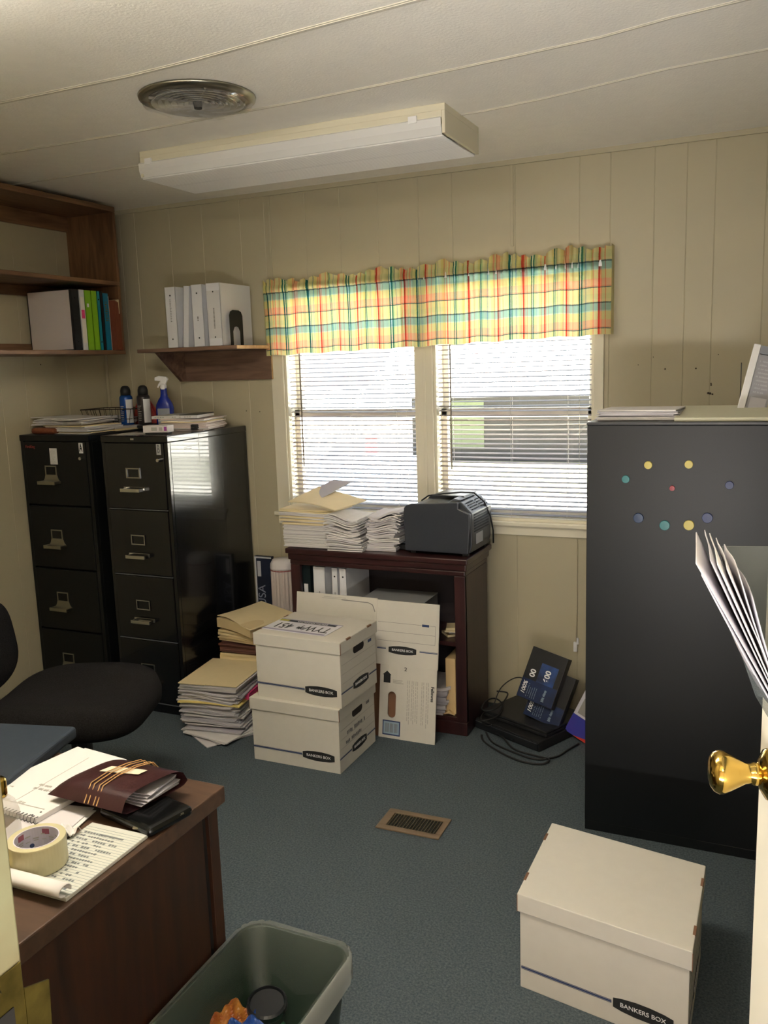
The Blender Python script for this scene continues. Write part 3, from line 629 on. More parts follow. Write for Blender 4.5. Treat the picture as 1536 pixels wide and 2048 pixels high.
tp = thing('book', 'thin dark book under the cans bridging both cabinets', 'book', (-2.985, 3.56, 1.327)); MB().box(-.085, .1, -.06, .08, 0, .017).build('cover', INK, tp, .002)
sb = thing('spray_bottle', 'royal blue trigger spray bottle with white nozzle standing on cabinet B', 'spray bottle', (-2.845, 3.60, 1.323), R(20))
BB_ = mat('royal_blue_plastic', (24, 44, 142), .25)
sbm = MB(); prf = [(.9, 0), (1, .006), (1, .10), (.92, .12), (.66, .142), (.42, .158), (.36, .175), (.36, .20)]
for k in range(len(prf)): pass
vs = []; fs = []; n = 24
for r_, z in prf:
    for i in range(n): a = 2*math.pi*i/n; sxp = .045*r_; syp = .028*min(1, r_*1.3); vs.append((sxp*math.copysign(abs(math.cos(a))**.7, math.cos(a)), syp*math.copysign(abs(math.sin(a))**.7, math.sin(a)), z))
for k in range(len(prf)-1):
    for i in range(n): j = (i+1) % n; fs.append((k*n+i, k*n+j, (k+1)*n+j, (k+1)*n+i))
fs.append(tuple(range(n))[::-1]); sbm.add(vs, fs); sbm.build('bottle', BB_, sb, smooth=True)
MB().box(-.03, .032, -.031, -.0265, .015, .10).build('label', mat('bottle_label', (150, 156, 170), .5), sb, .003)
MB().box(-.01, .03, -.0315, -.031, .018, .04).build('label_patch', mat('label_green', (110, 140, 60), .5), sb)
MB().lathe([(.015, .195), (.017, .205), (.015, .218), (.010, .225)], 16).build('collar', WHT, sb)
tg = MB(); tg.prism([(-.042, .240), (-.040, .256), (-.02, .262), (.018, .258), (.026, .246), (.018, .232), (.012, .218), (-.01, .218), (-.012, .236)], 'y', -.010, .010); tg.build('nozzle', WHT, sb, .003)
MB().prism([(-.014, .236), (-.024, .222), (-.032, .205), (-.027, .203), (-.016, .218), (-.008, .232)], 'y', -.006, .006).build('trigger', WHT, sb, .001)

en = tag(MB().box(-.11, .11, -.05, .05, 0, .002).build('envelope', mat('grey_envelope', (178, 174, 168), .8)), 'pale envelope lying flat at the front of cabinet B', 'envelope'); en.location = (-2.72, 3.27, 1.3225); en.rotation_euler = (0, 0, R(28))
cx_ = thing('small_carton', 'small white carton with purple print on the front edge of cabinet B', 'box', (-2.615, 3.25, 1.323), R(12))
MB().box(-.062, .062, -.03, .03, .008, .040).build('box_body', mat('carton_white', (214, 208, 208), .6), cx_, .001)
MB().box(-.055, .055, -.024, .024, 0, .008).build('base', PLM, cx_)
mk = MB(); marks(mk, (0, -.0305, .024), (1, 0, 0), (0, 0, 1), [(-.02, .008, -.008, .008), (.018, .034, -.008, .008)]); mk.build('printing', INKL, cx_)
MB().box(.043, .056, -.0308, -.03, .015, .034).build('purple_patch', mat('purple_print', (150, 60, 150), .5), cx_)
sheets('paper_stack', 'flat pile of pinkish papers with a black clip on cabinet B', (-2.635, 3.55, 1.323), R(14), stack(41, .235, .27, .056, 11, .005, 2.5, (1, 0, 1, 3), wave=.003), [PAP, mat('pinkish_paper', (214, 200, 196), .8), PAP3, MAN])
cl_ = thing('binder_clip', 'black binder clip on the front edge of the papers on cabinet B', 'clip', (-2.545, 3.432, 1.336), R(14)); MB().prism([(-.012, -.010), (-.012, .016), (.012, .019), (.012, -.012)], 'x', -.016, .016).build('jaw', PLM, cl_, .001); MB().tube([(-.008, -.012, 0), (-.008, -.03, .004), (.008, -.03, .004), (.008, -.012, 0)], .001, 5).build('wire_arm', CHR, cl_)
sheets('notebook', 'white notebook with printed rows and dark edge topmost on cabinet B', (-2.685, 3.53, 1.381), R(16), MB().box(-.115, .115, -.11, .13, 0, .014).box(.02, .116, -.10, .131, .0135, .0165, 1), [PAP, PLB], 'notebook')
mk = bpy.data.objects['notebook']; k_ = MB(); marks(k_, (0, -.1102, .007), (1, 0, 0), (0, 0, 1), scribble(6, -.1, .1, -.004, .004, 1, .8)); k_.build('printing', INKL, mk)

# ------------------------------------------------------------------ bookcase below the window
bc = thing('bookcase', 'low dark mahogany bookcase under the window with moulded top', 'bookcase', (-1.61, 3.40, 0)); bw = .435
MB().box(-bw-.005, bw+.005, -.022, .325, .765, .79).build('top', MAHO, bc, .005)
MB().box(-bw+.003, bw-.003, -.012, .31, .735, .766).box(-bw+.01, bw-.01, -.006, .30, .712, .736).build('moulding', MAHO, bc, .006)
MB().box(-bw+.012, -bw+.034, .0, .30, 0, .712).build('side_panel', MAHZ, bc, .002)
MB().box(bw-.034, bw-.012, .0, .30, 0, .712).build('side_panel', MAHZ, bc, .002)
MB().box(-bw+.012, -bw+.06, -.004, .016, .06, .712).build('stile', MAHZ, bc, .002); MB().box(bw-.06, bw-.012, -.004, .016, .06, .712).build('stile', MAHZ, bc, .002)
MB().box(-bw+.034, bw-.034, .012, .29, .395, .415).build('shelf', MAHO, bc, .002)
MB().box(-bw+.034, bw-.034, .0, .29, .055, .078).build('bottom_shelf', MAHO, bc, .002)
MB().box(-bw+.01, bw-.01, -.008, .02, 0, .06).build('plinth', MAHZ, bc, .003)
MB().box(-bw+.034, bw-.034, .285, .292, .0, .712).build('back_panel', mat('dark_back', (34, 26, 30), .6), bc)
for lab, x, w, cov in (('black lever binder with white label at the left inside the bookcase', -1.985, .07, mat('dark_green_binder', (22, 34, 36), .45)), ('thick white binder inside the bookcase beside the black one', -1.905, .062, WB), ('slim white binder with printed spine inside the bookcase', -1.825, .03, WB), ('white binder nearest the empty space in the bookcase top bay', -1.783, .036, WB)):
    t = binder('ring_binder', lab, (x, 3.43, .415), 0, w, .24, .285, cov, group='binders inside the bookcase', ringdots=(w < .05), extra=([(-.002, .002, .1+.006*k, .104+.006*k) for k in range(12)] if w < .065 and w != .036 else None))
    if w == .07: MB().box(.0, .02, -.0015, 0, .14, .20).build('spine_sticker', WHT, t)
ib = thing('archive_box', 'grey storage box lying inside the bookcase top bay', 'box', (-1.555, 3.48, .415), R(2)); MB().box(-.15, .15, -.06, .17, 0, .14).build('body', mat('grey_card', (150, 152, 154), .7), ib, .002); MB().box(-.152, .152, -.062, .172, .14, .146).build('lid', mat('grey_card'), ib, .001); MB().box(.1505, .1515, .02, .07, .07, .1).build('hand_hole', INK, ib)
sheets('paper_stack', 'leaning grey papers on the bottom shelf of the bookcase', (-1.37, 3.49, .079), R(8), stack(51, .13, .2, .13, 10, .004, 3, (1, 2), wave=.01, lean=(.02, 0)), PM)
tk = thing('thick_folder', 'thick cream folder standing upright at the right end of the bookcase bottom shelf', 'folder', (-1.272, 3.425, .079), R(2)); MB().box(-.022, .024, 0, .2, 0, .255).build('pocket', mat('cream_folder', (214, 186, 138), .75), tk, .004)
MB().prism([(-.035, 0), (-.022, .03), (-.022, .0)], 'y', -.01, .1).prism([(-.03, 0), (-.005, .022), (.02, 0), (-.005, .006)], 'y', -.012, .0).build('torn_flap', mat('cream_folder'), tk)
sheets('paper_scraps', 'small scraps of paper at the right of the bookcase middle shelf', (-1.275, 3.50, .416), R(20), stack(52, .055, .08, .05, 5, .01, 12, (2, 1, 3)), PM)
# papers on the bookcase
sheets('paper_stack', 'tall white paper stack at the left end of the bookcase top', (-1.945, 3.50, .791), R(2), stack(61, .25, .20, .105, 22, .003, 1.6, (0, 0, 1, 0)), PM)
sheets('folder_stack', 'manila folders full of papers upon the left paper stack', (-1.95, 3.51, .897), R(1), stack(62, .27, .22, .07, 9, .004, 2.5, (0, 1, 3, 1), wave=.002), PM, 'folders')
mf = MB(); mf.slab(lambda u, v: ((u-.5)*.30, (v-.5)*.21, .012+.045*(1-u)*v+.012*math.sin(u*3)*(1-v)-.018*u*(1-v)), .004, 10, 8)
sheets('manila_folder', 'open manila folder lying on top of the left stack before the window', (-1.885, 3.50, .985), R(-16), mf, MAN, 'folder')
ls = MB(); ls.slab(lambda u, v: ((u-.5)*.14, (v-.5)*.20, .02+.06*v), .003, 4, 4)
sheets('loose_papers', 'white sheets with a staple poking up behind the manila folder', (-1.94, 3.60, .985), R(-25), ls, PAP3, 'papers')
sheets('paper_stack', 'wavy white paper stack in the middle of the bookcase top', (-1.745, 3.48, .791), R(2), stack(63, .175, .20, .155, 26, .005, 2, (0, 1, 0), wave=.016, lean=(-.02, 0)), PM)
sheets('paper_stack', 'slumping white paper stack between the wavy stack and the printer', (-1.60, 3.53, .791), R(3), stack(64, .15, .19, .165, 26, .006, 3, (0, 1, 1, 2), wave=-.016, lean=(.03, 0)), PM)

# printer
pt = thing('laser_printer', 'dark grey laser printer with side vents on the right of the bookcase', 'printer', (-1.32, 3.425, .791), R(-1.5))
PR = mat('printer_charcoal', (52, 56, 64), .4, noise=.1, scale=100); PRL = mat('printer_grey', (96, 100, 110), .35)
side = [(-.15, .012), (-.155, .17), (-.152, .20), (-.14, .213), (-.12, .218), (.095, .232), (.10, .225), (.10, .205), (.150, .185), (.150, .125), (.147, .10), (.14, .012)]
MB().prism(side, 'y', 0, .02).build('side_panel', PR, pt, .004)
core = [(-.145, .012), (-.15, .20), (-.10, .205), (.02, .20), (.06, .235), (.105, .232), (.152, .185), (.152, .05), (.142, .012)]
MB().prism(core, 'y', .02, .262).build('body', PR, pt, .004)
MB().prism(side, 'y', .262, .28).build('side_panel', PR, pt, .004)
MB().prism([(-.14, .205), (.0, .200), (.07, .245), (.10, .238), (.06, .232), (.0, .192), (-.14, .198)], 'y', .03, .25).build('output_tray', PRL, pt, .002)
MB().box(-.06, .09, .10, .27, .240, .246).build('paper_stop', PR, pt, .002)
vn = MB()
for k in range(7): vn.T = TR((.152, .0, .10+.012*k)); vn.box(-.001, .0022, .05, .23, 0, .005)
for k in range(4): vn.T = TR((.116+.009*k, 0, .2225-.0085*k), 0, 0, R(43)); vn.box(-.002, .002, .05, .13, -.001, .003); vn.box(-.002, .002, .16, .24, -.001, .003)
vn.build('vents', INK, pt)
MB().box(.1525, .1545, .07, .15, .045, .09).build('rating_label', mat('label_silver', (170, 172, 176), .5), pt)
MB().prism([(-.15, .03), (-.235, .02), (-.24, .004), (-.15, .0)], 'y', .05, .23).build('paper_tray', PLM, pt, .004)
MB().box(-.215, -.15, .06, .22, .030, .034).build('tray_cover', mat('smoke_plastic', (92, 98, 108), .25), pt, .001)
for x in (-.12, .12):
    for y in (.03, .25): MB().box(x-.012, x+.012, y-.012, y+.012, 0, .012).build('foot', PLM, pt)
pc = [(-1.44, 3.56, 1.005), (-1.40, 3.54, 1.03), (-1.33, 3.53, 1.042), (-1.25, 3.54, 1.05), (-1.20, 3.57, 1.045), (-1.17, 3.62, 1.0), (-1.155, 3.66, .93), (-1.152, 3.69, .86), (-1.155, 3.70, .80)]
tag(MB().tube(pc, .0035, 8).build('printer_cable', PLM, None, smooth=True), 'thin dark cord arching over the top of the printer', 'cord')

# things between cabinet and bookcase
rl = thing('paper_roll', 'pleated white roll with a red band standing beside the bookcase', 'roll', (-2.235, 3.665, 0))
MB().lathe([(.066, .0), (.066, .39)], 28).build('carton_tube', mat('dark_carton', (60, 58, 66), .7), rl)
rp = MB(); rp.grid(lambda u, v: ((.064+.0025*math.sin(u*2*math.pi*22))*math.cos(u*2*math.pi), (.064+.0025*math.sin(u*2*math.pi*22))*math.sin(u*2*math.pi), .39+v*.23), 176, 3); rp.build('pleated_wrap', mat('pleated_paper', (196, 186, 184), .6), rl, smooth=True)
MB().lathe([(.0665, .62), (.068, .625), (.066, .645), (.055, .665), (0, .668)], 28).build('cap', mat('cap_white', (212, 208, 210), .4), rl, smooth=True)
MB().lathe([(.0672, .613), (.0682, .615), (.0672, .617)], 28).build('band', mat('band_red', (140, 50, 50), .5), rl)
bkl = thing('poster_tube_box', 'tall narrow navy box with vertical white letters next to cabinet B', 'box', (-2.37, 3.70, 0)); MB().box(-.05, .05, -.012, .012, 0, .665).build('panel', NAVY, bkl, .001)
MB().box(-.05, -.040, -.0135, -.012, .02, .663).box(-.040, .05, -.0135, -.012, .655, .663).build('white_border', mat('poster_border', (190, 192, 200), .6), bkl)
MB().box(-.034, -.014, -.0135, -.012, .56, .64).build('white_tag', mat('poster_border'), bkl)
text('USA', .062, (-.012, -.0128, .46), (0, 0, 1), (-1, 0, 0), mat('letter_grey', (150, 156, 176), .6), 'lettering', bkl)
# ------------------------------------------------------------------ piles on the floor beside the cabinet
bm_ = [PAP, PAP2, PAP3, MAN, YEL, MAN2]
sheets('paper_stack', 'uneven white paper pile on the carpet left of the storage boxes', (-2.275, 3.17, 0), R(8), stack(71, .29, .32, .20, 34, .008, 3, (0, 0, 1, 1, 2), wave=.008, lean=(-.01, .0)), bm_)
sheets('loose_papers', 'white sheets sliding out from under the front pile on the carpet', (-2.22, 3.10, 0.001), R(-22), stack(75, .27, .30, .02, 4, .012, 6, (0, 1)), bm_, 'papers')
for k, (lab, z, rz, m_, pts_) in enumerate((('yellow folder in the middle of the front pile', .150, 3, YEL, (0, 0)), )):
    s_ = MB(); s_.slab(lambda u, v: ((u-.5)*.30, (v-.5)*.335, .004+.004*math.sin(u*4)), .005, 6, 6); sheets('file_folder', lab, (-2.28, 3.165, z), R(rz+6), s_, m_, 'folder')
s_ = MB(); s_.prism([(0, 0), (.06, .0), (.062, .03), (.03, .02)], 'y', -.10, .12); sheets('pink_folder', 'bright pink folder edge sticking out of the front pile', (-2.185, 3.20, .150), R(8), s_, PINK, 'folder')
s_ = stack(72, .285, .33, .026, 5, .004, 1.5, (0, 1, 3)); sheets('folder_stack', 'thin layers of files just under the top manila folder of the front pile', (-2.283, 3.17, .206), R(8), s_, bm_, 'folders')
s_ = MB(); s_.slab(lambda u, v: ((u-.5)*.285, (v-.5)*.335, .004), .003, 2, 2); s_.slab(lambda u, v: (-.14+u*.13, -.172+v*.02, .0045), .003, 2, 2)
sheets('manila_folder', 'flat manila folder topmost on the front pile by the chair', (-2.283, 3.175, .234), R(8), s_, MAN, 'folder')
# rear pile
sheets('folder_stack', 'tan folders at the base of the taller rear pile', (-2.285, 3.46, 0), R(6), stack(76, .27, .24, .27, 14, .005, 2, (5, 3)), bm_, 'folders')
sheets('folder_stack', 'dark brown folders full of papers in the rear pile', (-2.285, 3.45, .271), R(4), stack(77, .26, .24, .055, 8, .005, 2, (0, 0, 1)), [BRN, mat('brown_light', (120, 84, 72), .7), PAP2], 'folders')
s_ = stack(78, .26, .24, .05, 4, .006, 4, (0, 1), wave=.006); sheets('folder_stack', 'bulging manila folders fanned below the thick topmost file', (-2.28, 3.44, .327), R(-6), s_, [MAN, MAN2], 'folders')
s_ = MB(); s_.slab(lambda u, v: ((u-.5)*.25, (v-.5)*.24, .055+.008*math.sin(u*3)-.012*u*(1-v)), .045, 8, 6); sheets('thick_file', 'thick square-edged manila file near the top of the rear pile', (-2.275, 3.425, .378), R(-18), s_, MAN2, 'folder')
s_ = MB(); s_.slab(lambda u, v: ((u-.5)*.27, (v-.5)*.26, .008+.016*v*v+.010*math.sin(u*5)*(1-v)-.012*u), .003, 10, 8); sheets('manila_folder', 'curled manila folder topmost on the rear pile', (-2.26, 3.43, .434), R(-22), s_, MAN, 'folder')

# ------------------------------------------------------------------ storage boxes
LOGO = [(-.5, -.30), (-.5, .30), (-.35, .42), (-.12, .5), (.12, .5), (.35, .42), (.5, .30), (.5, -.30), (.35, -.42), (.12, -.5), (-.12, -.5), (-.35, -.42)]
def logo(parent, org, xd, yd, w, h, nm='logo'):
    mb = MB(); mb.T = frame_m(org, xd, yd); mb.prism([(p[0]*w, p[1]*h) for p in LOGO], 'z', 0, .0006); o = mb.build(nm, INK, parent)
    z = Vector(xd).normalized().cross(Vector(yd).normalized())
    text('BANKERS BOX', h*.40, Vector(org)+z*.0008, xd, yd, WHT, 'lettering', o, sx=w*.88/(h*.40*7.6), bold=.0001)
    return o
def storage_box(name, label, loc, rz, w, d, h, group=None, shear=0.0, hand=False, lidh=.05, right_end=True, sc=1.0):
    t = thing(name, label, 'storage box', loc, rz, group)
    def X(mb): 
        mb.v = [(x+shear*0, y+shear*x, z) for x, y, z in mb.v]; return mb
    bw_, bd_ = w/2-.006, d/2-.006
    b_ = MB(); b_.box(-bw_, bw_, -bd_, bd_, 0, h-.006); X(b_).build('body', BOXW, t, .0015)
    l_ = MB(); l_.box(-w/2, w/2, -d/2, d/2, h-lidh, h); X(l_); lo_ = l_.build('lid', BOXW, t, .002)
    for sx_ in (-1, 1):
        for fy in (-.28, .28):
            X(MB().box(w/2-.006 if sx_ > 0 else -w/2-.0008, w/2+.0008 if sx_ > 0 else -w/2+.006, fy*d-.018, fy*d+.018, h-.006, h+.0008)).build('lid_slot', KRAFT, lo_)
        X(MB().box(sx_*(w/2)-.0008, sx_*(w/2)+.0012, -d/2-.0005, -d/2+.0025, h-lidh, h-.004)).build('lid_seam', KRAFT, lo_)
    z = h*.22; fy = -bd_
    def P(x, y, zz): return (x, y+shear*x, zz)
    xd = Vector((1, shear, 0)).normalized()
    st = MB(); marks(st, P(0, fy-.0003, z), xd, (0, 0, 1), [(-bw_, .03, -.0045, -.0035), (-bw_, .03, -.0022, .0022), (-bw_, .03, .0035, .0045)]); st.build('stripe', INKB, t)
    logo(t, P(.105, fy-.0004, z), xd, (0, 0, 1), .145, .040)
    # right end panel (+x)
    ex = bw_+.0003; e2 = MB(); rects = [(-bd_+.01, bd_-.01, zz-.0006, zz+.0006) for zz in (h*.36, h*.5, h*.64)]
    marks(e2, (ex, shear*ex, 0), (0, 1, 0), (0, 0, 1), rects); e2.build('ruled_lines', INKL, t)
    s2 = MB(); marks(s2, (ex, shear*ex, z), (0, 1, 0), (0, 0, 1), [(-bd_, -.06, -.002, .002), (-bd_, -.06, .0035, .0045)]); s2.build('stripe', INKB, t); s2 = MB(); marks(s2, (ex, shear*ex, z), (0, 1, 0), (0, 0, 1), [(.085, bd_, -.002, .002), (.085, bd_, .0035, .0045)]); s2.build('stripe', INKB, t)
    logo(t, (ex+.0002, shear*ex+.012, z), (0, 1, 0), (0, 0, 1), .135, .040)
    hh = MB(); hz = h*.76; pts = []
    for k in range(9): a_ = math.pi/2+k*math.pi/8; pts.append((-.03+.017*math.cos(a_), hz+.017*math.sin(a_)))
    for k in range(9): a_ = -math.pi/2+k*math.pi/8; pts.append((.03+.017*math.cos(a_), hz+.017*math.sin(a_)))
    hh.prism([(p[0]+shear*ex, p[1]) for p in pts], 'x', ex-.004, ex+.0006); hh.build('hand_hole', mat('hole_dark', (32, 26, 22), .9), t)
    tg2 = MB(); marks(tg2, (ex, shear*ex, hz), (0, 1, 0), (0, 0, 1), [(.085, .115, -.008, .004)]); tg2.build('size_mark', INKB if not hand else INKG, t)
    if hand:
        hw2 = MB(); marks(hw2, (ex+.0004, shear*ex, h*.5), (0, 1, 0), (0, 0, 1), scribble(17, -.11, .10, -.008, .03, 1, .45)); hw2.build('handwriting', INKG, t); hw2 = MB(); marks(hw2, (ex+.0004, shear*ex, h*.5), (0, 1, 0), (0, 0, 1), scribble(18, -.11, .10, -.045, -.008, 1, .45)); hw2.build('handwriting', INKG, t)
    return t
storage_box('storage_box', 'white cardboard storage box with lid at the bottom of the stack of two, on carpet', (-1.744, 3.047, 0), R(0), .415, .345, .272, 'storage boxes', hand=True)
storage_box('storage_box', 'white cardboard storage box topmost of the stack, carrying the licence plate', (-1.722, 3.052, .272), R(-1.5), .405, .325, .272, 'storage boxes')
# nearest box stands alone at lower right
nb = storage_box('storage_box', 'white cardboard storage box standing alone in front of the tall black cabinet', (-.349, 2.124, 0), 0, .43, .373, .266, 'storage boxes', shear=-.168)
# license plate
lp = thing('license_plate', 'South Carolina licence plate TYW 451 lying upside down on the upper storage box', 'licence plate', (-1.768, 3.02, .5452), R(180-3))
MB().box(-.152, .152, -.076, .076, 0, .0018).build('plate', mat('plate_white', (224, 224, 232), .35, .1), lp, .001)
MB().box(-.146, .146, .058, .072, .0018, .0032).box(-.152, .152, -.0765, -.0725, .0005, .003).build('rim', mat('plate_lilac', (150, 146, 170), .35), lp, .001)
pb = MB().box(-.13, .145, -.070, -.048, .0018, .0022).build('name_band', mat('plate_navy', (34, 38, 56), .4), lp)
MB().box(.100, .145, -.070, -.048, .0022, .0026).build('sticker', mat('plate_yellow', (190, 180, 80), .5), lp)
text('SOUTH CAROLINA', .0165, (-.015, -.059, .0026), (1, 0, 0), (0, 1, 0), WHT, 'state_name', pb, sx=1.05)
text('TYW', .088, (-.078, .006, .0024), (1, 0, 0), (0, 1, 0), mat('plate_ink', (40, 44, 48), .5), 'number_lettering', lp, sx=.62)
text('451', .088, (.083, .006, .0024), (1, 0, 0), (0, 1, 0), mat('plate_ink'), 'number_lettering', lp, sx=.66)
pm = MB(); pm.box(-.002, .002, -.02, .01, .0018, .0026)
for k in range(7): a_ = R(-20+k*37); pm.T = TR((0, .012, 0), a_); pm.prism([(0, -.003), (.012, -.006), (.02, 0), (.012, .003)], 'z', .0018, .0026)
pm.build('tree_emblem', mat('plate_ink'), lp)

# flattened carton leaning on the bookcase
fb = thing('flattened_carton', 'flattened white storage carton with a hand hole leaning against the bookcase', 'cardboard', (-1.42, 3.262, 0), 0); fb.rotation_euler = (R(-8.5), 0, 0)
def panel_hole(mb, x0, x1, z0, z1, hx0, hx1, hz0, hz1, y0, y1):
    mb.box(x0, hx0, y0, y1, z0, z1); mb.box(hx1, x1, y0, y1, z0, z1)
    r_ = (hx1-hx0)/2; cx2 = (hx0+hx1)/2; n_ = 10
    arcT = [(cx2+r_*math.cos(math.pi*k/n_), hz1-r_+r_*math.sin(math.pi*k/n_)) for k in range(n_+1)]
    mb.prism([(hx0, z1), (hx1, z1)] + arcT, 'y', y0, y1)
    arcB = [(cx2+r_*math.cos(math.pi+math.pi*k/n_), hz0+r_+r_*math.sin(math.pi+math.pi*k/n_)) for k in range(n_+1)]
    mb.prism([(hx1, z0), (hx0, z0)] + arcB, 'y', y0, y1)
fm_ = MB(); TW = .132
panel_hole(fm_, -TW, TW, 0, .32, -.092, -.054, .09, .205, 0, .006); fm_.box(-.155, TW+.003, 0, .006, .32, .60)
fm_.box(-.56, -.157, 0, .006, .32, .605); fm_.box(-.158, -.154, .002, .006, .32, .6)
fm_.build('panel', BOXW, fb, .0012)
bh = MB(); panel_hole(bh, -TW-.02, TW-.01, .0, .33, -.093, -.0525, .088, .207, .007, .012); bh.box(-.16, -.1, .007, .012, 0, .4); bh.box(-.1, -.04, .0125, .015, .05, .25); bh.build('inner_ply', KRAFT, fb)
ln = MB(); marks(ln, (0, -.0003, 0), (1, 0, 0), (0, 0, 1), [(-.15, .12, .505, .5062), (-.15, .12, .465, .4662), (-.15, .12, .425, .4262), (.1188, .12, .425, .506)]); ln.build('ruled_lines', INKG, fb)
mb = MB(); marks(mb, (0, -.0005, 0), (1, 0, 0), (0, 0, 1), [(.058, .09, .500, .510)]); mb.build('size_mark', INKB, fb)
mb = MB(); marks(mb, (0, -.0003, .392), (1, 0, 0), (0, 0, 1), [(-.15, -.108, -.004, .0), (-.15, -.108, .0015, .0028), ]); mb.build('stripe', INKB, fb); mb = MB(); marks(mb, (0, -.0003, .392), (1, 0, 0), (0, 0, 1), [(.05, TW, -.004, 0), (.05, TW, .0015, .0028)]); mb.build('stripe', INKB, fb)
logo(fb, (-.03, -.0005, .388), (1, .0, 0), (0, 0, 1), .13, .036)
text('2', .022, (-.012, -.0006, .308), (1, 0, 0), (0, 0, 1), INK, 'numeral', fb, sx=1.3)
mb = MB(); mb.T = frame_m((-.098, -.0005, .268), (1, 0, 0), (0, 0, 1)); mb.prism([(-.016, -.026), (.016, -.026), (.016, .008), (.021, .008), (0, .026), (-.021, .008), (-.016, .008)], 'z', 0, .0006); mb.build('arrow_mark', INK, fb)
mb = MB()
rr = random.Random(3)
for k, x in enumerate((.0, .008, .02, .028, .038, .046, .066, .074, .088, .096)):
    zz_ = .262
    while zz_ > .07+.03*rr.random():
        l2 = rr.uniform(.008, .02); marks(mb, (x, -.0005, zz_), (1, 0, 0), (0, 0, 1), [(-.0012, .0012, -l2, 0)]); zz_ -= l2+.004
mb.build('small_print', INKL, fb); mb = MB(); marks(mb, (-.05, -.0005, .255), (1, 0, 0), (0, 0, 1), [(-.02, .025, .0, .003), (-.02, .02, -.006, -.003), (-.02, .03, -.012, -.009)]); mb.build('small_print', INKL, fb)
text('Fellowes', .019, (.114, -.0006, .215), (0, 0, -1), (1, 0, 0), INK, 'maker_name', fb, bold=.0004)
bcd = MB().box(-.113, -.03, -.0008, -.0002, .013, .078).build('barcode_frame', INKB, fb)
MB().box(-.108, -.035, -.0014, -.0008, .019, .073).build('barcode_ground', mat('pale_blue_label', (150, 172, 190), .6), bcd)
mb = MB()
for k in range(18):
    if k in (6, 12): continue
    mb.box(-.101+k*.0034, -.101+k*.0034+rr.uniform(.001, .0022), -.002, -.0014, .026, .066)
mb.build('barcode_bars', INKG, bcd)
mb = MB(); mb.tube([(-.33, -.001, .585), (-.20, -.001, .583), (-.178, -.001, .575), (-.165, -.001, .545)], .0016, 5); mb.build('cut_line', INKG, fb)
mb = MB(); marks(mb, (-.36, -.0005, .592), (1, 0, 0), (0, 0, 1), [(-.06, .05, 0, .002), (-.07, .06, -.006, -.004)]); mb.build('small_print', INKL, fb)

# ------------------------------------------------------------------ electronics pile and packages
dv = thing('disc_player', 'flat black electronic player lying on the carpet beside the bookcase', 'electronics', (-.965, 3.54, 0), R(-25))
MB().box(-.18, .18, -.13, .13, .0, .045).build('case', PLM, dv, .004); MB().box(-.178, .178, -.134, -.13, .006, .04).build('front_panel', PLB, dv, .001)
MB().box(-.175, .175, -.136, -.134, .034, .037).build('trim_line', mat('steel_line', (96, 100, 104), .3, .6), dv); MB().box(.03, .045, -.1365, -.134, .012, .018).build('badge', CHR, dv)
lt_ = thing('laptop', 'closed black laptop resting on the disc player', 'laptop', (-.945, 3.57, .047), R(-24)); MB().box(-.185, .17, -.12, .16, .0, .015).build('base', PLM, lt_, .004); MB().box(-.185, .17, -.12, .16, .016, .027).build('lid', mat('laptop_black', (32, 33, 36), .5), lt_, .004)
random.seed(4)
def cable(name, label, pts, r=.003):
    P = [Vector(p) for p in pts]; out = []
    for i in range(len(P)-1):
        p0 = P[max(i-1, 0)]; p1 = P[i]; p2 = P[i+1]; p3 = P[min(i+2, len(P)-1)]
        for k in range(8):
            t = k/8; out.append(.5*((2*p1)+(-p0+p2)*t+(2*p0-5*p1+4*p2-p3)*t*t+(-p0+3*p1-3*p2+p3)*t**3))
    out.append(P[-1]); return tag(MB().tube(out, r, 7).build(name, PLM, None, smooth=True), label, 'cable', 'tangled cables by the electronics')
cable('power_cable', 'loose black cable looping across the carpet in front of the player', [(-1.13, 3.42, .005), (-1.10, 3.36, .005), (-1.0, 3.28, .005), (-.90, 3.23, .006), (-.82, 3.235, .006), (-.80, 3.28, .008), (-.86, 3.30, .006), (-.96, 3.33, .006), (-1.03, 3.40, .02), (-1.10, 3.47, .004)], .0042)
cable('power_cable', 'black cable coiled against the right edge of the player', [(-1.12, 3.45, .006), (-1.06, 3.36, .006), (-.95, 3.30, .006), (-.85, 3.27, .006), (-.78, 3.32, .006), (-.75, 3.40, .006), (-.72, 3.47, .008)], .004)
rr = random.Random(11)
pts = [(-1.115+.045*math.cos(k*1.1)+rr.uniform(-.012, .012), 3.54+.10*math.sin(k*1.1)+rr.uniform(-.02, .02), .012+.006*k) for k in range(20)]
cable('power_cable', 'knotted heap of black cable between bookcase and laptop', pts, .0034)
cable('power_cable', 'thin black cable arching up behind the laptop', [(-1.13, 3.58, .06), (-1.11, 3.64, .14), (-1.06, 3.70, .175), (-1.01, 3.71, .165), (-.98, 3.70, .10)], .0026)
INKD = mat('cartridge_dark', (26, 28, 34), .3, c2=(15, 17, 22), scale=6); INKC = mat('cartridge_blue', (12, 48, 104), .3, c2=(8, 18, 44), scale=9); GLOW = mat('cartridge_glow', (40, 80, 150), .3, c2=(22, 24, 36), scale=14)
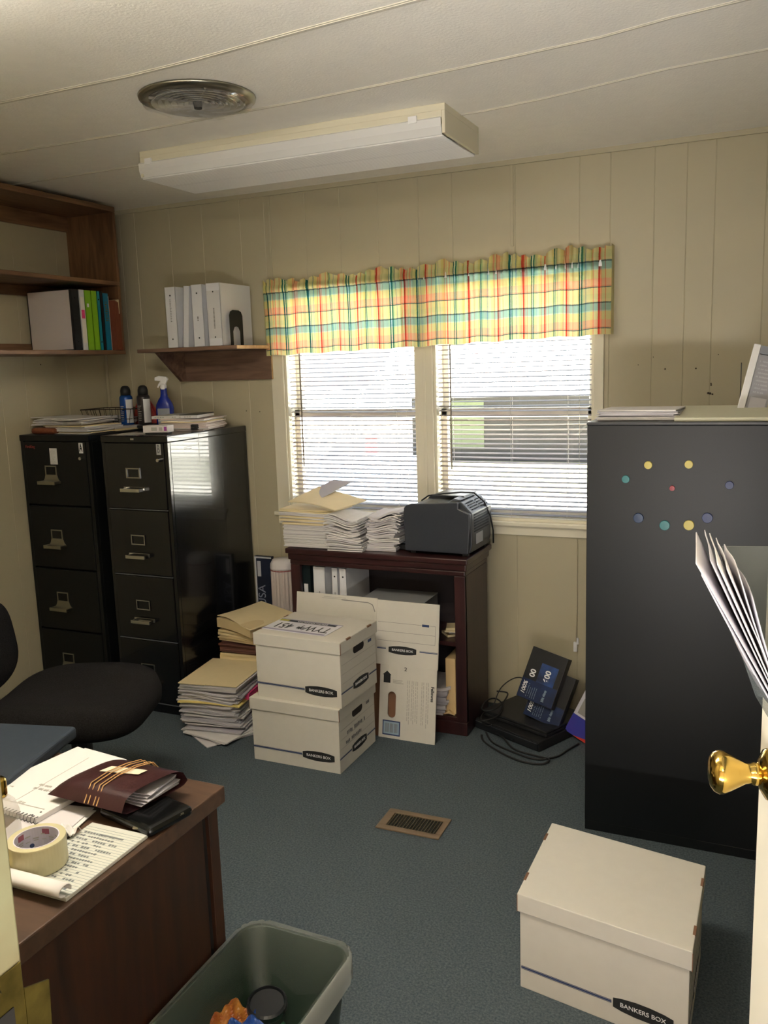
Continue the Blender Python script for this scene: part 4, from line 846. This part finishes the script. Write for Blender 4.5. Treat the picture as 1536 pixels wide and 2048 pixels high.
def cartridge(label, loc, rx, ry, rz, upper):
    t = thing('ink_carton', label, 'box', loc, rz, 'printer ink cartons on the laptop'); t.rotation_euler = (rx, ry, rz)
    MB().box(-.085, .085, 0, .042, 0, .225).build('carton', INKD, t, .001)
    MB().box(-.084, .084, -.0008, 0, .002, .085).build('blue_panel', INKC, t)
    if upper: MB().box(-.02, .06, -.0008, 0, .085, .17).build('glow_print', GLOW, t)
    text('100%', .026, (-.062, -.0012, .045), (0, 0, 1), (-1, 0, 0), WHT, 'lettering', t, shear=.2, bold=.0004)
    mk = MB(); marks(mk, (-.03, -.0012, .045), (0, 0, 1), (-1, 0, 0), scribble(30 if upper else 31, -.034, .034, -.03, .018, 5, .3)); marks(mk, (.035, -.0012, .045), (0, 0, 1), (-1, 0, 0), scribble(33, -.034, .03, -.008, .008, 1, .9)); mk.build('small_print', mat('pale_print', (130, 150, 170), .5), t)
    if upper:
        text('00', .034, (-.045, -.0014, .115), (0, 0, 1), (-1, 0, 0), WHT, 'lettering', t, bold=.001); text('600', .034, (.022, -.0014, .122), (0, 0, 1), (-1, 0, 0), WHT, 'lettering', t, bold=.001)
    return t
cartridge('upper dark ink carton with large white digits leaning on the wall', (-.917, 3.482, .160), R(-24), R(10), R(-14), True)
cartridge('lower dark ink carton with 100% print leaning over the laptop', (-.889, 3.485, .076), R(-24), R(11), R(-14), False)
pk = thing('retail_package', 'white, blue and red retail package beside the tall cabinet', 'package', (-.735, 3.50, .02), R(-14)); pk.rotation_euler = (R(-14), R(22), R(-14))
MB().box(-.06, .09, 0, .035, 0, .25).build('package_body', mat('package_white', (206, 206, 220), .4), pk, .001)
MB().box(-.0605, .0905, -.001, 0, 0, .085).build('blue_panel', mat('package_blue', (40, 70, 170), .35, c2=(76, 60, 160), scale=8), pk)
MB().prism([(-.02, 0), (.0905, 0), (.0905, .06), (.06, .02)], 'y', -.002, -.001).build('red_corner', mat('package_red', (214, 66, 54), .4), pk)
mk = MB(); mk.box(-.045, .03, -.0018, -.001, .095, .165); mk.build('sticker', mat('sticker_grey', (150, 148, 146), .5), pk); mk = MB()
for k in range(8): mk.box(-.015+k*.003, -.0135+k*.003, -.0024, -.0018, .11, .14)
mk.box(.045, .075, -.0018, -.001, .075, .105); mk.build('barcode', INK, pk)
wc = thing('wall_cable', 'thin cream cable with a plug end hanging down the back wall', 'cable', (-.80, YB-.003, 0)); MB().tube([(0, 0, .84), (.001, -.001, .5), (-.003, -.003, .345)], .0022, 6).build('cord', PAN, wc); MB().box(-.012, .004, -.012, 0, .30, .345).lathe([(.006, 0), (.006, .03)], 8, c=(.006, -.006, .335)).build('plug', WHT, wc, .002)

# ------------------------------------------------------------------ floor vent
fv = thing('floor_vent', 'brown metal floor register set in the carpet', 'vent', (-1.125, 2.63, 0), R(1))
g_ = MB(); hw2, hd2 = .118, .070
g_.box(-hw2, hw2, -hd2, -hd2+.026, .0, .006); g_.box(-hw2, hw2, hd2-.026, hd2, 0, .006); g_.box(-hw2, -hw2+.03, -hd2+.026, hd2-.026, 0, .006); g_.box(hw2-.022, hw2, -hd2+.026, hd2-.026, 0, .006)
g_.build('frame', mat('brown_register', (122, 104, 84), .45, .2), fv, .002)
s_ = MB(); rr = random.Random(6)
for k in range(16):
    x = -.084+k*.0115; j = rr.uniform(-.0018, .0018); s_.prism([(x, -.044), (x+.0022, -.044), (x+j+.0022, 0), (x+.0022, .044), (x, .044), (x+j, 0)], 'z', .001, .0055)
s_.build('slats', mat('brown_slat', (100, 90, 70), .45, .2), fv)
MB().box(-.09, .098, -.046, .046, .0002, .001).build('duct_opening', mat('duct_dark', (26, 26, 18), .9), fv)

# ------------------------------------------------------------------ tall cabinet, right
tc_ = thing('storage_cabinet', 'tall plain black metal cabinet with round magnets on its face', 'cabinet', (-.562, 2.811, 0))
MB().box(0, .914, 0, .46, .035, 1.392).build('body', TALL, tc_, .002)
MB().box(0, .914, .004, .46, 0, .034).build('base', TALL, tc_, .002)
MB().box(-.002, .916, -.003, .462, 1.392, 1.402).build('top_rim', mat('rim_dark', (44, 46, 50), .35), tc_, .002)
for lab, x, z, r_, c, nm in (('upper left yellow magnet on the tall black cabinet', -.371, 1.268, .0125, (196, 182, 96), 'a'), ('upper right yellow magnet on the tall black cabinet', -.251, 1.272, .0125, (196, 182, 96), 'a'),
        ('small teal magnet at the far left of the face pattern', -.439, 1.222, .0125, (50, 120, 124), 'b'), ('little red magnet at the centre of the pattern', -.298, 1.197, .0085, (150, 56, 66), 'c'), ('faint navy magnet at the far right of the pattern', -.133, 1.211, .0125, (40, 54, 100), 'd'),
        ('faint navy magnet at lower left of the pattern', -.398, 1.099, .016, (38, 58, 92), 'd2'), ('large teal magnet in the bottom row', -.318, 1.079, .016, (46, 124, 128), 'b'), ('large yellow magnet just above the hanging papers', -.246, 1.083, .016, (198, 184, 96), 'a'), ('large faint navy magnet beside the lowest yellow one', -.193, 1.108, .016, (38, 54, 96), 'd')):
    o = tag(MB().lathe([(0, 0), (r_, 0), (r_, .004), (r_*.92, .006), (0, .0065)], 24).build('magnet', mat('magnet_'+nm, c, .4)), lab, 'magnet', 'magnets on the tall cabinet'); o.location = (x, 2.8105, z); o.rotation_euler = (R(90), 0, 0)
sheets('paper_stack', 'low stack of white papers on the left of the tall cabinet top', (-.418, 2.97, 1.402), R(0), stack(81, .25, .22, .034, 10, .005, 1.5, (1, 0, 2, 0, 1)), PM)
ob = tag(MB().box(0, .42, 0, .30, 0, .012).build('foam_board', mat('cream_board', (196, 194, 172), .8), None, .002), 'large blank cream board lying flat across the tall cabinet top', 'board'); ob.location = (-.300, 2.83, 1.402)
ob.rotation_euler = (R(4.0), 0, 0)
mh = thing('literature_holder', 'white leaflet holder with printed sheets leaning on the back wall above the tall cabinet', 'leaflet holder', (-.125, 3.05, 1.402), R(0)); mh.rotation_euler = (R(-6), R(12), 0)
MB().box(-.01, .22, .02, .03, .0, .235).build('backing', mat('holder_white', (214, 214, 216), .4), mh, .002)
MB().box(-.01, .012, 0, .02, 0, .235).build('side_wall', mat('holder_white'), mh, .002)
lf = MB().box(.014, .075, .004, .018, .0, .205).build('leaflet', mat('leaflet_grey', (140, 140, 146), .5), mh)
mk = MB(); marks(mk, (.045, .0035, .1), (1, 0, 0), (0, 0, 1), scribble(60, -.025, .025, -.02, .09, 9, .5)+[(-.024, .024, -.09, -.03)]); mk.build('leaflet_print', PAP3, lf)
MB().box(.014, .2, .0, .019, .207, .232).build('header_strip', mat('header_grey', (120, 124, 134), .5), mh)
lf2 = MB().box(.082, .2, .004, .018, .0, .2).build('leaflet', mat('leaflet_dark', (90, 92, 98), .5), mh)
wr = tag(MB().box(-.0015, .0015, -.0015, .0015, 0, .17).build('thin_rod', PLM), 'thin dark upright rod behind the tall cabinet', 'rod'); wr.location = (-.129, 3.25, 1.402); MB().box(-.006, .006, -.006, .006, 0, .002).build('rod_foot', PLM, wr)

# ------------------------------------------------------------------ desk
dk = thing('desk', 'dark brown wooden desk at lower left with papers on it', 'desk', (-1.036, 1.417, 0))
MB().box(-1.45, 0, -.72, 0, .703, .740).build('desktop', DTOP, dk, .003)
MB().box(-.05, -.020, -.035, -.004, 0, .703).build('leg', DSID, dk, .002)
MB().box(-.05, -.020, -.70, -.67, 0, .703).build('leg', DSID, dk, .002)
MB().box(-.046, -.0215, -.66, -.055, .04, .703).build('side_panel', DSID, dk, .002)
MB().box(-.046, -.030, -.67, -.035, .04, .703).build('gap_shade_sheet', mat('gap_shade', (18, 12, 9), .8), dk)  # near-black sheet: shade between panel and leg put into its colour
MB().box(-1.40, -.05, -.040, -.020, .25, .703).build('modesty_panel', DSID, dk)
MB().box(-1.43, -1.40, -.70, -.02, 0, .703).build('side_panel', DSID, dk)
DZ = .7405
lap = thing('portfolio_case', 'navy padded laptop case lying at the back of the desk', 'case', (-1.60, 1.35, DZ), R(14))
MB().box(-.24, .12, -.16, .12, 0, .030).build('shell', mat('navy_case', (38, 48, 60), .6, noise=.15, scale=60), lap, .008, seg=3)
text('NIMRO', .022, (-.07, -.06, .0305), (.9, .42, 0), (-.42, .9, 0), mat('silver_print', (170, 174, 180), .4), 'lettering', lap)
MB().box(-.24, .12, -.163, -.16, .012, .018).build('zip', PLM, lap)
# spiral planner
plan = thing('spiral_planner', 'white spiral bound desk planner lying open on the desk', 'planner', (-1.385, 1.29, DZ+.006), R(0))
pl_ = MB(); P4 = [(-.085, -.145), (.115, -.155), (.118, .10), (-.060, .135)]
pl_.prism([(-.105, -.135), (.102, -.148), (.118, .105), (-.062, .138)], 'z', 0, .011); pl_.build('pages', PAP, plan, .001)
ps = MB()
for k in range(22):
    u = k/21; x = -.105+.207*u; y = -.135-.013*u
    ps.tube([(x, y+.006, .012), (x, y-.003, .0135), (x, y-.006, .006), (x, y-.003, 0.0005), (x, y+.004, .0005)], .0009, 5)
ps.build('spiral_binding', mat('coil_grey', (90, 90, 94), .4, .5), plan)
mk = MB(); marks(mk, (0, 0, .0112), (1, 0, 0), (0, 1, 0), [(-.07, .09, -.115+.0, -.113)]+scribble(90, -.08, .085, -.118, -.10, 1, .5)+scribble(91, .0, .05, -.06, -.03, 2, .5)+scribble(92, -.09, -.03, -.07, -.06, 1, .5)); marks(mk, (0, 0, .0112), (1, 0, 0), (0, 1, 0), [(.006, .0068, -.12, .10)]); mk.build('printing', INKL, plan)
MB().lathe([(.0022, 0), (.0022, .0006)], 8, c=(.085, -.14, .011)).lathe([(.0022, 0), (.0022, .0006)], 8, c=(.092, -.125, .011)).build('punched_dot', INK, plan)
ls = thing('letterhead_sheet', 'white sheet with a small dark logo poking out behind the planner', 'paper', (-1.405, 1.345, DZ+.002), R(-6))
MB().box(-.05, .085, -.12, .098, 0, .003).build('sheet', PAP, ls)
mk = MB(); marks(mk, (.055, .07, .0031), (1, 0, 0), (0, 1, 0), [(-.014, .014, -.016, .004), (-.012, -.008, .006, .01), (.004, .008, .006, .01), (-.04, -.037, -.012, .01)]); mk.build('logo_mark', INK, ls)
# leather pouch with string
pou = thing('leather_pouch', 'burgundy leather pouch wrapped with tan string on the desk', 'pouch', (-1.20, 1.285, DZ+.024), R(-2))
LE = mat('burgundy_leather', (58, 30, 32), .32, noise=.25, scale=30, bump=.1)
pm_ = MB()
def pf(u, v, top):
    x = -.095+.195*u+.03*(v-.5); y = -.085+.16*v-.025*u*(1-v)*0
    e_ = (1-(2*u-1)**4)*(1-(2*v-1)**4); bulge = e_**.6
    if u > .7: bulge = max(bulge, (1-(2*v-1)**4)**.5*.95)
    hgt = .034*bulge
    return (x+(.012*math.sin(v*3)*0), y, .008+(hgt if top else -.010*bulge))
pm_.grid(lambda u, v: pf(u, v, True), 20, 16); pm_.grid(lambda u, v: pf(1-u, v, False), 20, 16)
pm_.build('pouch_body', LE, pou, smooth=True)
bp_ = MB()
for q in range(5): bp_.T = TR((.088, .0, .004+q*.0042), R(-3+q*2.5)); bp_.box(-.06, .012+.004*(q % 3), -.045+.004*q, .062, 0, .0012)
bp_.build('bundled_papers', PAP3, pou)
tg_ = MB(); tg_.add([(-.03, -.02, .044), (.055, -.002, .0445), (.06, .02, .0445), (-.022, .006, .0445)], [(0, 1, 2, 3)]); tg_.build('tag', mat('cream_tag', (218, 208, 184), .7), pou, solid=.0008)
st_ = MB()
for dx_ in (-.012, -.002, .012, .02):
    st_.tube([(dx_+.004-.0, -.088, .012), (dx_-.002, -.06, .040), (dx_+.004, -.02, .0465), (dx_+.014, .02, .0475), (dx_+.024, .055, .043), (dx_+.028, .078, .012)], .0012, 5)
st_.build('string', mat('tan_string', (186, 146, 96), .8), pou)
ph = thing('black_wallet', 'glossy black phone case lying under the leather pouch', 'phone case', (-1.095, 1.25, DZ), R(-12)); MB().box(-.09, .065, -.055, .055, 0, .022).build('shell', mat('gloss_black', (14, 15, 16), .15), ph, .010, seg=4); MB().tube([(.02, -.056, .012), (.058, -.045, .015), (.062, .03, .015)], .003, 6).build('zip_edge', CHRD, ph)
# steno pad with writing, rolled pages at the near end
sp_ = thing('notepad', 'handwritten notepad with its front pages rolled over at the near end', 'notepad', (-1.115, 1.075, DZ), R(1))
MB().box(-.066, .066, -.10, .112, 0, .007).build('pages', mat('pad_paper', (190, 193, 186), .8), sp_, .0008)
mk = MB(); marks(mk, (0, 0, .0071), (1, 0, 0), (0, 1, 0), scribble(55, -.055, .05, -.085, .085, 15, .5)); marks(mk, (0, 0, .0072), (1, 0, 0), (0, 1, 0), [(-.02, .035, .078, .0825)]); mk.build('handwriting', mat('pencil', (108, 112, 114), .8), sp_)
lns = MB(); marks(lns, (0, 0, .0070), (1, 0, 0), (0, 1, 0), [(-.066, .066, -.09+k*.0075, -.0895+k*.0075) for k in range(26)]); lns.build('ruled_lines', mat('rule_blue', (160, 176, 180), .8), sp_)
rp = MB(); rp.grid(lambda u, v: (-.066+.132*u, -.100-.015*math.sin(v*5.2), .0105+.012*(1-math.cos(v*5.2))*.85), 4, 20); rp.build('rolled_pages', PAP, sp_, smooth=True, solid=.002)
# tape roll
tpe = thing('tape_roll', 'wide roll of cream packing tape standing on the notepad', 'tape', (-1.168, 1.037, DZ+.0085), R(0))
TP = mat('packing_tape', (190, 184, 150), .25); core_m = mat('tape_core', (196, 192, 206), .6)
MB().lathe([(.0385, .0), (.049, .0), (.0495, .002), (.0495, .048), (.049, .050), (.0385, .050)], 48, caps=False).build('tape', TP, tpe, smooth=False)
MB().lathe([(.0384, .0), (.0384, .0505), (.0367, .0505), (.0367, 0), (.0384, 0)], 48, caps=False).build('core', core_m, tpe)
cp = MB(); rr = random.Random(12)
for k in range(16):
    a_ = k*.39+.1; cp.T = TR((.0362*math.cos(a_), .0362*math.sin(a_), 0), a_); cp.box(-.0006, .0001, -.005, .005, .030+.006*(k % 2), .0318+.006*(k % 2)); cp.box(-.0006, .0001, -.004, .004, .026, .0272)
cp.build('core_print', INKL, tpe)
cq = MB()
for k in range(8): a_ = k*.785+.3; cq.T = TR((.0361*math.cos(a_), .0361*math.sin(a_), .012+.006*(k % 2)), a_) @ Matrix.Rotation(R(-90), 4, 'Y'); cq.lathe([(.0042, 0), (.0042, .0006)], 12)
cq.build('core_badge', INKB, tpe)
cq = MB()
for k in range(5): a_ = k*1.25+.7; cq.T = TR((.0362*math.cos(a_), .0362*math.sin(a_), 0), a_); cq.box(-.0006, .0001, -.0065, .0065, .036, .046)
cq.build('core_patch', mat('core_red', (150, 84, 104), .6), tpe)
sheets('loose_papers', 'white loose papers lying under the spiral planner and tape', (-1.262, 1.125, DZ), R(12), stack(95, .13, .19, .006, 3, .004, 4, (0, 1)), PM)
yp = tag(MB().box(-.05, .05, -.03, .03, 0, .004).build('sticky_notes', YEL), 'yellow note sheet partly under the tape roll', 'notes'); yp.location = (-1.275, .985, DZ)
tsu = tag(MB().grid(lambda u, v: ((u-.5)*.04, (v-.5)*.03, .004+.010*abs(math.sin(u*6+v*3))+.004*math.sin(v*11)), 14, 10).build('tissue', PAP, None, smooth=True, solid=.001), 'torn white tissue scrap between planner and tape', 'tissue'); tsu.location = (-1.195, 1.135, DZ+.006)
cb_ = thing('clear_bottle', 'clear plastic bottle with a gold cap at the left edge of the desk', 'bottle', (-1.262, 1.045, DZ+.007)); CLR = cloth_film('clear_plastic', (215, 212, 212), .3)
MB().lathe([(.032, 0), (.034, .01), (.034, .075), (.028, .095), (.016, .108), (.014, .115)], 24).build('bottle_body', CLR, cb_, smooth=True)
MB().lathe([(.0165, .108), (.017, .112), (.017, .138), (.013, .142), (0, .143)], 20).build('cap', BRASS, cb_, smooth=True)

# ------------------------------------------------------------------ office chair
ch = thing('office_chair', 'black fabric office chair pushed up behind the desk', 'chair', (-2.205, 2.175, 0), R(22))
def cushion(sx, sy, th, dip, n=18):
    mb = MB(); 
    def sq(a, e): c, s = math.cos(a), math.sin(a); return (math.copysign(abs(c)**e, c), math.copysign(abs(s)**e, s))
    prof = [(0.0, 1), (.35, 1), (.65, .985), (.85, .93), (.96, .78), (1, .45), (.99, .2), (.93, .04), (.8, 0), (0, 0)]
    vs = []; N = 48
    for r_, z in prof:
        for i in range(N):
            c, s = sq(2*math.pi*i/N, .62); x = c*sx*r_; y = s*sy*r_
            zz = z*th - (dip*(1-r_**2) if z > .9 else 0)
            zz -= .030*max(0, x/sx-.35)**1.5*(1 if z > .5 else .6) - .012*math.cos(y/sy*2.6)*(-1 if z > .5 else 0)
            vs.append((x, y, zz))
    fs = [(k*N+i, k*N+(i+1) % N, (k+1)*N+(i+1) % N, (k+1)*N+i) for k in range(len(prof)-1) for i in range(N)]
    return mb.add(vs, fs[::1])
cu = cushion(.262, .265, .12, .012); cu.build('seat', FAB, ch, smooth=True).location = (.02, 0, .43)
bk2 = cushion(.17, .25, .09, .02); o = bk2.build('backrest', FAB, ch, smooth=True); o.location = (-.38, 0, .65); o.rotation_euler = (0, R(82), 0)
MB().box(-.42, -.385, -.035, .035, .40, .72).box(-.40, .0, -.035, .035, .385, .41).build('back_bracket', PLM, ch, .006)
MB().lathe([(.028, .10), (.028, .30), (.02, .30), (.02, .42)], 16).build('gas_column', PLM, ch)
MB().box(-.09, .12, -.08, .08, .385, .425).build('seat_plate', PLM, ch, .008)
kn = MB(); kn.T = TR((.06, -.08, .37), 0, 0, R(0)); kn.lathe([(.022, -.05), (.026, -.045), (.026, .03), (.02, .045)], 14); kn.build('tension_knob', PLM, ch)
MB().tube([(.05, .03, .39), (.16, .05, .385)], .006, 6).build('lever', PLM, ch)
lvp = MB(); lvp.T = TR((.185, .06, .383), R(40)); lvp.box(-.028, .028, -.016, .016, -.008, .008); lvp.build('lever_paddle', PLM, ch, .005)
for k in range(5):
    a_ = R(20+72*k); c_, s_ = math.cos(a_), math.sin(a_)
    lg = MB(); lg.tube([(.02*c_, .02*s_, .12), (.16*c_, .16*s_, .105), (.29*c_, .29*s_, .075)], [.03, .024, .016], 8); lo_ = lg.build('leg', PLM, ch)
    cs_ = MB(); cs_.T = TR((.29*c_, .29*s_, .03), a_+.6) @ Matrix.Rotation(R(90), 4, 'X')
    for q in (-.016, .016): cs_.lathe([(0, q-.009), (.03, q-.009), (.03, q+.009), (0, q+.009)], 16)
    cs_.build('caster', PLM, lo_)

# ------------------------------------------------------------------ waste bin
bn = thing('waste_bin', 'dark green rectangular waste bin with a clear liner beside the desk', 'bin', (-.912, 1.30, 0))
def rrect(hx, hy, r_, n=6):
    out = []
    for cx2, cy2, a0 in ((hx-r_, hy-r_, 0), (-hx+r_, hy-r_, 90), (-hx+r_, -hy+r_, 180), (hx-r_, -hy+r_, 270)):
        for k in range(n+1): a_ = R(a0+90*k/n); out.append((cx2+r_*math.cos(a_), cy2+r_*math.sin(a_)))
    return out
def rings(specs, n=6):
    mb = MB(); vs = []; L_ = None
    for hx, hy, r_, z in specs:
        p = rrect(hx, hy, r_, n); L_ = len(p); vs += [(x, y, z) for x, y in p]
    fs = [(k*L_+i, k*L_+(i+1) % L_, (k+1)*L_+(i+1) % L_, (k+1)*L_+i) for k in range(len(specs)-1) for i in range(L_)]
    mb.add(vs, fs); return mb, L_
b_, L_ = rings([(.09, .14, .04, .0), (.13, .19, .05, .375), (.135, .195, .052, .378), (.135, .195, .052, .362), (.131, .191, .05, .362)][:3] + [(.127, .187, .049, .376), (.088, .137, .04, .004)])
b_.f.append(tuple(range(L_))[::-1]); b_.mi.append(0); b_.f.append(tuple(range(4*L_, 5*L_))); b_.mi.append(0)
b_.build('bin_body', mat('bin_green', (14, 34, 22), .4), bn, smooth=True)
rr = random.Random(4)
ln_, L2 = rings([(.139, .199, .054, .318), (.1385, .1985, .053, .35), (.1385, .1985, .053, .380), (.134, .194, .051, .386), (.124, .184, .048, .378), (.118, .175, .047, .30), (.112, .165, .045, .20), (.10, .15, .04, .12)], 14)
def wob(i, v):
    x, y, z = v; k = i % L2; row = i//L2; a_ = k/L2*2*math.pi
    if row in (0,): z += .012*math.sin(a_*3+1)+.006*math.sin(a_*11); 
    f = 1+.012*math.sin(a_*23+row*.8)*(.4 if row < 5 else 1.2)
    return (x*f, y*f, z+.002*math.sin(a_*17))
ln_.v = [wob(i, v) for i, v in enumerate(ln_.v)]
rim_ = MB(); rim_.v = ln_.v[:4*L2]; rim_.f = [f for f in ln_.f if max(f) < 4*L2]; rim_.mi = [0]*len(rim_.f)
rim_.v = [(x*1.004, y*1.003, z+.0005) for x, y, z in rim_.v]; rim_.build('liner_rim', cloth_film('bin_liner_fold', (190, 194, 190), .5), bn, smooth=True)
ln_.build('liner', cloth_film('bin_liner', (150, 158, 152), .15), bn, smooth=True)
cpx = thing('coffee_cup', 'dark coffee cup with black lid lying in the waste bin', 'cup', (-.955, 1.405, .215)); cpx.rotation_euler = (R(8), R(6), 0)
MB().lathe([(.028, -.06), (.040, .045)], 28).build('cup', mat('cup_dark', (40, 44, 40), .5), cpx, smooth=True)
MB().lathe([(.042, .042), (.044, .046), (.043, .056), (.038, .060), (.036, .054), (.0, .054)], 32).build('lid', PLB, cpx, smooth=False)
def crumple(name, label, loc, s, m, seed, cat):
    rn2 = random.Random(seed); ph_ = [rn2.uniform(0, 6) for _ in range(6)]
    mb = MB(); mb.grid(lambda u, v: (s[0]*(u-.5)*2*(1+.15*math.sin(v*7+ph_[0])), s[1]*(v-.5)*2*(1+.15*math.sin(u*9+ph_[1])), s[2]*(math.sin(u*6+ph_[2])*math.cos(v*5+ph_[3])+.5*math.sin(u*15+v*11+ph_[4]))), 16, 16)
    o = mb.build(name, m, None, solid=.0015); o.location = loc; o.rotation_euler = (R(rn2.uniform(-20, 20)), R(rn2.uniform(-20, 20)), R(rn2.uniform(0, 90))); return tag(o, label, cat, 'rubbish in the waste bin')
crumple('snack_wrapper', 'orange snack wrapper in the waste bin beside the cup lid', (-1.0, 1.335, .262), (.04, .04, .009), mat('wrapper_orange', (190, 130, 54), .35, c2=(140, 60, 30), scale=40), 1, 'wrapper')
crumple('snack_wrapper', 'blue wrapper at the near end of the waste bin', (-.945, 1.315, .262), (.035, .04, .009), mat('wrapper_blue', (40, 86, 170), .35, noise=.3, scale=30), 2, 'wrapper')
crumple('crumpled_napkin', 'pale green napkin in the waste bin below the cup', (-.895, 1.365, .235), (.055, .045, .012), mat('napkin_green', (90, 150, 116), .7, noise=.3, scale=20), 3, 'napkin')

# ------------------------------------------------------------------ doorway: jamb, strike, open door
struct(MB().box(-.66, -.553, .33, .463, 0, 2.05).box(.165, .19, .33, .463, 0, 2.05).box(-.575, .19, .33, .463, 2.03, 2.06).build('trim_12', mat('chipped_paint', (142, 146, 116), .5, c2=(104, 72, 36), scale=5), None, .002))
sk = thing('strike_plate', 'worn brass strike plate screwed to the door jamb', 'strike plate', (-.553, .435, 1.072))
MB().box(-.0, .0015, -.030, .026, -.055, .055).build('plate', BRASSD, sk, .0008)
sl = MB(); sl.prism([(.026, -.03), (.050, -.024), (.052, .02), (.026, .03)], 'x', 0, .0018); 
sl.build('lip', BRASSD, sk); MB().box(.0012, .0022, -.018, .014, -.022, .022).build('latch_hole', mat('latch_dark', (20, 18, 14), .9), sk)
for z in (-.042, .042):
    q_ = MB(); q_.T = TR((.0015, 0, z), 0, 0, R(90)); q_.lathe([(.0045, 0), (.003, .0016)], 12); q_.build('screw', BRASSD, sk)
hx, hy, ex_, ey = .165, .468, -.0075, 1.20
dang = math.atan2(ey-hy, ex_-hx); dl = math.hypot(ex_-hx, ey-hy)
dr = struct(thing('door_1', '', '', (hx, hy, 0), dang))
for k_ in ('label', 'category'):
    if k_ in dr: del dr[k_]
# local x runs from hinge to free edge, local +y is the face seen by the camera
MB().box(0, dl, -.035, 0, .01, 2.02).build('door_leaf', mat('door_white', (226, 222, 206), .45), dr, .002)
kx = dl-.065
k1 = MB(); k1.T = TR((kx, 0, 1.075), 0, R(-90))
k1.lathe([(.032, 0), (.033, .003), (.031, .008), (.022, .013), (.017, .016)], 36); k1.build('door_rose', BRASS, dr, smooth=True)
k2 = MB(); k2.T = TR((kx, 0, 1.075), 0, R(-90))
k2.lathe([(.0145, .012), (.0145, .022), (.0125, .026), (.0135, .032), (.019, .042), (.0245, .052), (.0275, .059), (.0275, .064), (.0245, .070), (.018, .0745), (.010, .0765), (0, .077)], 40); k2.build('door_knob', BRASS, dr, smooth=True)
hg = MB()
for z in (.25, 1.75): hg.lathe([(.006, -.045), (.006, .045)], 10, c=(0, .004, z))
hg.build('hinge', BRASSD, dr)
# acrylic pocket on the door
wp = thing('wall_pocket', 'clear smoked plastic wall pocket mounted on the open door', 'document holder', (hx, hy, 0), dang)
x1 = dl-.028; x0 = x1-.30; SM = cloth_film('smoked_acrylic', (120, 128, 128), .42)
MB().prism([(.001, 1.165), (.001, 1.362), (.062, 1.362), (.040, 1.245), (.012, 1.165)], 'x', x1-.003, x1).build('end_panel', SM, wp)
MB().prism([(.001, 1.165), (.001, 1.362), (.062, 1.362), (.040, 1.245), (.012, 1.165)], 'x', x0, x0+.003).build('end_panel', SM, wp)
MB().add([(x0, .012, 1.165), (x1, .012, 1.165), (x1, .040, 1.245), (x0, .040, 1.245)], [(0, 1, 2, 3)]).build('front_panel', SM, wp, solid=.003)
def lean_sheet(mb, xa, xb, y0, z0, y1, z1, bow, m, n=8):
    mb.grid(lambda u, v: (xa+(xb-xa)*u, y0+(y1-y0)*v*(1.34-.34*u)+bow*math.sin(v*math.pi)*(.3+.7*u), z0+(z1-z0)*v+.004*math.sin(u*5)), 6, n, m)
for lab, specs, nm in (('fanned bundle of white papers leaning out of the door pocket', [(.010, 1.18, .094, 1.385, -.004, 0), (.013, 1.19, .084, 1.388, .004, 1), (.010, 1.18, .078, 1.384, -.002, 2), (.008, 1.19, .070, 1.378, .002, 0), (.012, 1.18, .090, 1.372, .006, 1)], 'papers_in_pocket'),
                       ('folded white sheet bulging at the front of the door pocket papers', [(.006, 1.175, .060, 1.37, .012, 0), (.004, 1.175, .050, 1.35, .016, 1)], 'folded_sheet')):
    mb = MB()
    for (y0_, z0_, y1_, z1_, bow, m_) in specs: lean_sheet(mb, x1-.20, x1-.008, y0_, z0_, y1_, z1_, bow, m_)
    o = mb.build(nm, [PAP2, PAP3, PAP], None, solid=.0012, smooth=True); o.location = (hx, hy, 0); o.rotation_euler = (0, 0, dang); tag(o, lab, 'papers')
# grey bag hanging behind the door edge
hb = thing('tote_bag', 'pale grey bag with black edging hanging on the back of the open door', 'bag', (hx, hy, 0), dang)
bgm = MB(); bgm.prism([(dl-.22, 1.0), (dl-.03, .99), (dl+.004, .82), (dl+.012, .70), (dl+.006, .52), (dl-.02, .45), (dl-.22, .45)], 'y', -.075, -.037); bgm.build('bag_body', mat('grey_bag', (150, 150, 150), .8), hb, .008)
MB().tube([(dl-.10, -.056, 1.12), (dl-.03, -.056, .99), (dl+.004, -.056, .82), (dl+.012, -.056, .70), (dl+.006, -.056, .52), (dl-.02, -.056, .45)], .005, 6).build('edging', PLM, hb)

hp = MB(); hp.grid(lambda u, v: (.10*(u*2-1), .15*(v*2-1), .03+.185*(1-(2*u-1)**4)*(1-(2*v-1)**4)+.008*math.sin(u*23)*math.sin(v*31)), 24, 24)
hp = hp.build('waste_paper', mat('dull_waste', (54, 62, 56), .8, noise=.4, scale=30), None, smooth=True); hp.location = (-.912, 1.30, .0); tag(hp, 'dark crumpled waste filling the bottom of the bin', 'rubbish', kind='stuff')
